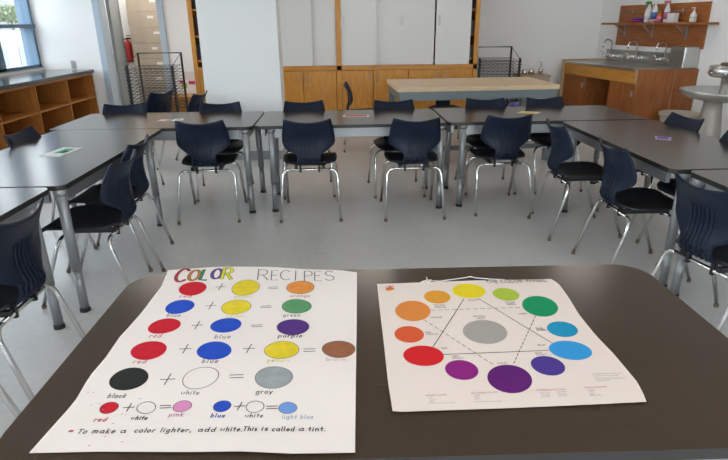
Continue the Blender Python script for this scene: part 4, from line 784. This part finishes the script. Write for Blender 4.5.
PAPER_A = mat('poster_paper', (.82, .75, .72), .75, bump=.25, bscale=25); PAPER_B = mat('printed_poster_paper', (.79, .685, .63), .6, bump=.1, bscale=20)
pa = poster('hand_painted_poster', POSTER_A, zwave_a, PAPER_A, 3)
tag(pa, 'hand painted white COLOR RECIPES poster lying on the left of the near table', 'poster')
POSTER_B['ovals'] += POSTER_B['logo']
pb = poster('color_wheel_poster', POSTER_B, zwave_b, PAPER_B, 5)
tag(pb, 'printed color wheel poster lying on the right of the near table', 'poster')
b = MB(); b.tube([(x, y, T+.004) for x, y in POSTER_B['string']], .0016, M_PAPERW, 6); b.tube([(x, y, T+.005) for x, y in POSTER_B['knot']], .0020, M_PAPERW, 6)
s_ = b.build('hanging_string', pb); s_['label'] = 'thin white hanging string with a knot'

# ------------------------------------------------------------------ outside the window
M_FAC = mat('grey_facade', (.27, .28, .28), .8); M_FACW = mat('facade_window', (.10, .11, .12), .3); M_LEAF = mat('foliage', (.17, .21, .11), .8, vary=.4, vscale=2)
M_GRD = mat('grey_paving', (.12, .12, .12), .9)
struct(MB().box(-90, -5.2, -30, 90, -4.2, -4.0, M_GRD).build('ground_outside'))
def building(label, x, y, w, d, h, floors, cols):
    t = empty('apartment_building', label, 'building', (x, y, -4), 0)
    MB().box(-d/2, d/2, -w/2, w/2, 0, h, M_FAC).build('walls', t)
    for i in range(floors):
        z = 1.2+i*(h-1)/floors
        for k in range(cols):
            yy = -w/2+w*(k+.5)/cols
            MB().box(d/2-.1, d/2+.02, yy-w/cols*.28, yy+w/cols*.28, z, z+1.35, M_FACW).build('window', t)
        MB().box(d/2, d/2+.5, -w/2, w/2, z-.75, z-.45, M_FAC).build('balcony', t)
building('tall grey apartment block seen through the left window', -33, 48, 40, 10, 16, 5, 10)
building('low annex building in front of the apartment block outside the window', -18, 32, 18, 8, 5.3, 2, 9)
def tree(label, x, y, h, r):
    t = empty('tree', label, 'tree', (x, y, -4)); MB().tube([(0, 0, 0), (.1, .05, h*.5), (0, 0, h)], [.16, .12, .06], mat('bark', (.10, .07, .05), .9), 8).build('trunk', t)
    b = MB(); rn = random.Random(int(x*7+y))
    for i in range(700):
        a, bb, rr = rn.uniform(0, 2*PI), math.acos(rn.uniform(-1, 1)), r*rn.uniform(.45, 1)
        p = Vector((rr*math.sin(bb)*math.cos(a), rr*math.sin(bb)*math.sin(a), h+rr*.5*math.cos(bb))); s = .16
        q = [p+Vector((rn.uniform(-s, s), rn.uniform(-s, s), rn.uniform(-s, s))) for _ in range(3)]
        f = b.bm.faces.new([b.bm.verts.new(v) for v in q]); f.material_index = b.mi(M_LEAF)
    b.build('crown', t)
tree('green leafy tree outside the upper left window pane', -24, 43.5, 6.35, 1.25)
tree('second green tree outside the upper left window pane', -25, 46.5, 6.45, 1.25)

# ------------------------------------------------------------------ light
w = bpy.data.worlds.new('world'); bpy.context.scene.world = w; w.use_nodes = True
bg_ = w.node_tree.nodes['Background']; bg_.inputs['Color'].default_value = (.88, .94, 1.0, 1); bg_.inputs['Strength'].default_value = SKY
for k, (ya, yb) in enumerate(((-2.0, 1.6), (1.6, 5.2), (5.2, 9.0))):   # sampling portals in the window openings
    l = bpy.data.lights.new('window_portal', 'AREA'); l.shape = 'RECTANGLE'; l.size = 1.82; l.size_y = yb-ya
    l.cycles.is_portal = True
    o = bpy.data.objects.new('window_portal', l); C.objects.link(o); o.location = (XL-.215, (ya+yb)/2, 1.84); o.rotation_euler = (0, R(-90), 0)
l = bpy.data.lights.new('window_portal', 'AREA'); l.shape = 'RECTANGLE'; l.size = 8; l.size_y = 1.82; l.cycles.is_portal = True  # portal of the added rear window
o = bpy.data.objects.new('window_portal', l); C.objects.link(o); o.location = (.6, YR-.21, 1.84); o.rotation_euler = (R(90), 0, R(180))
l = bpy.data.lights.new('corridor_lamp', 'AREA'); l.size = .8; l.energy = CORR; l.color = (1, .95, .9)
o = bpy.data.objects.new('corridor_lamp', l); C.objects.link(o); o.location = (-3.1, 9.75, 2.9)
vs_ = bpy.context.scene.view_settings
vs_.view_transform = 'Standard'; vs_.look = 'None'; vs_.gamma = 1; vs_.exposure = EXPO; vs_.use_curve_mapping = False
bpy.context.scene.cycles.max_bounces = 8; bpy.context.scene.cycles.diffuse_bounces = 5; bpy.context.scene.cycles.sample_clamp_indirect = 8
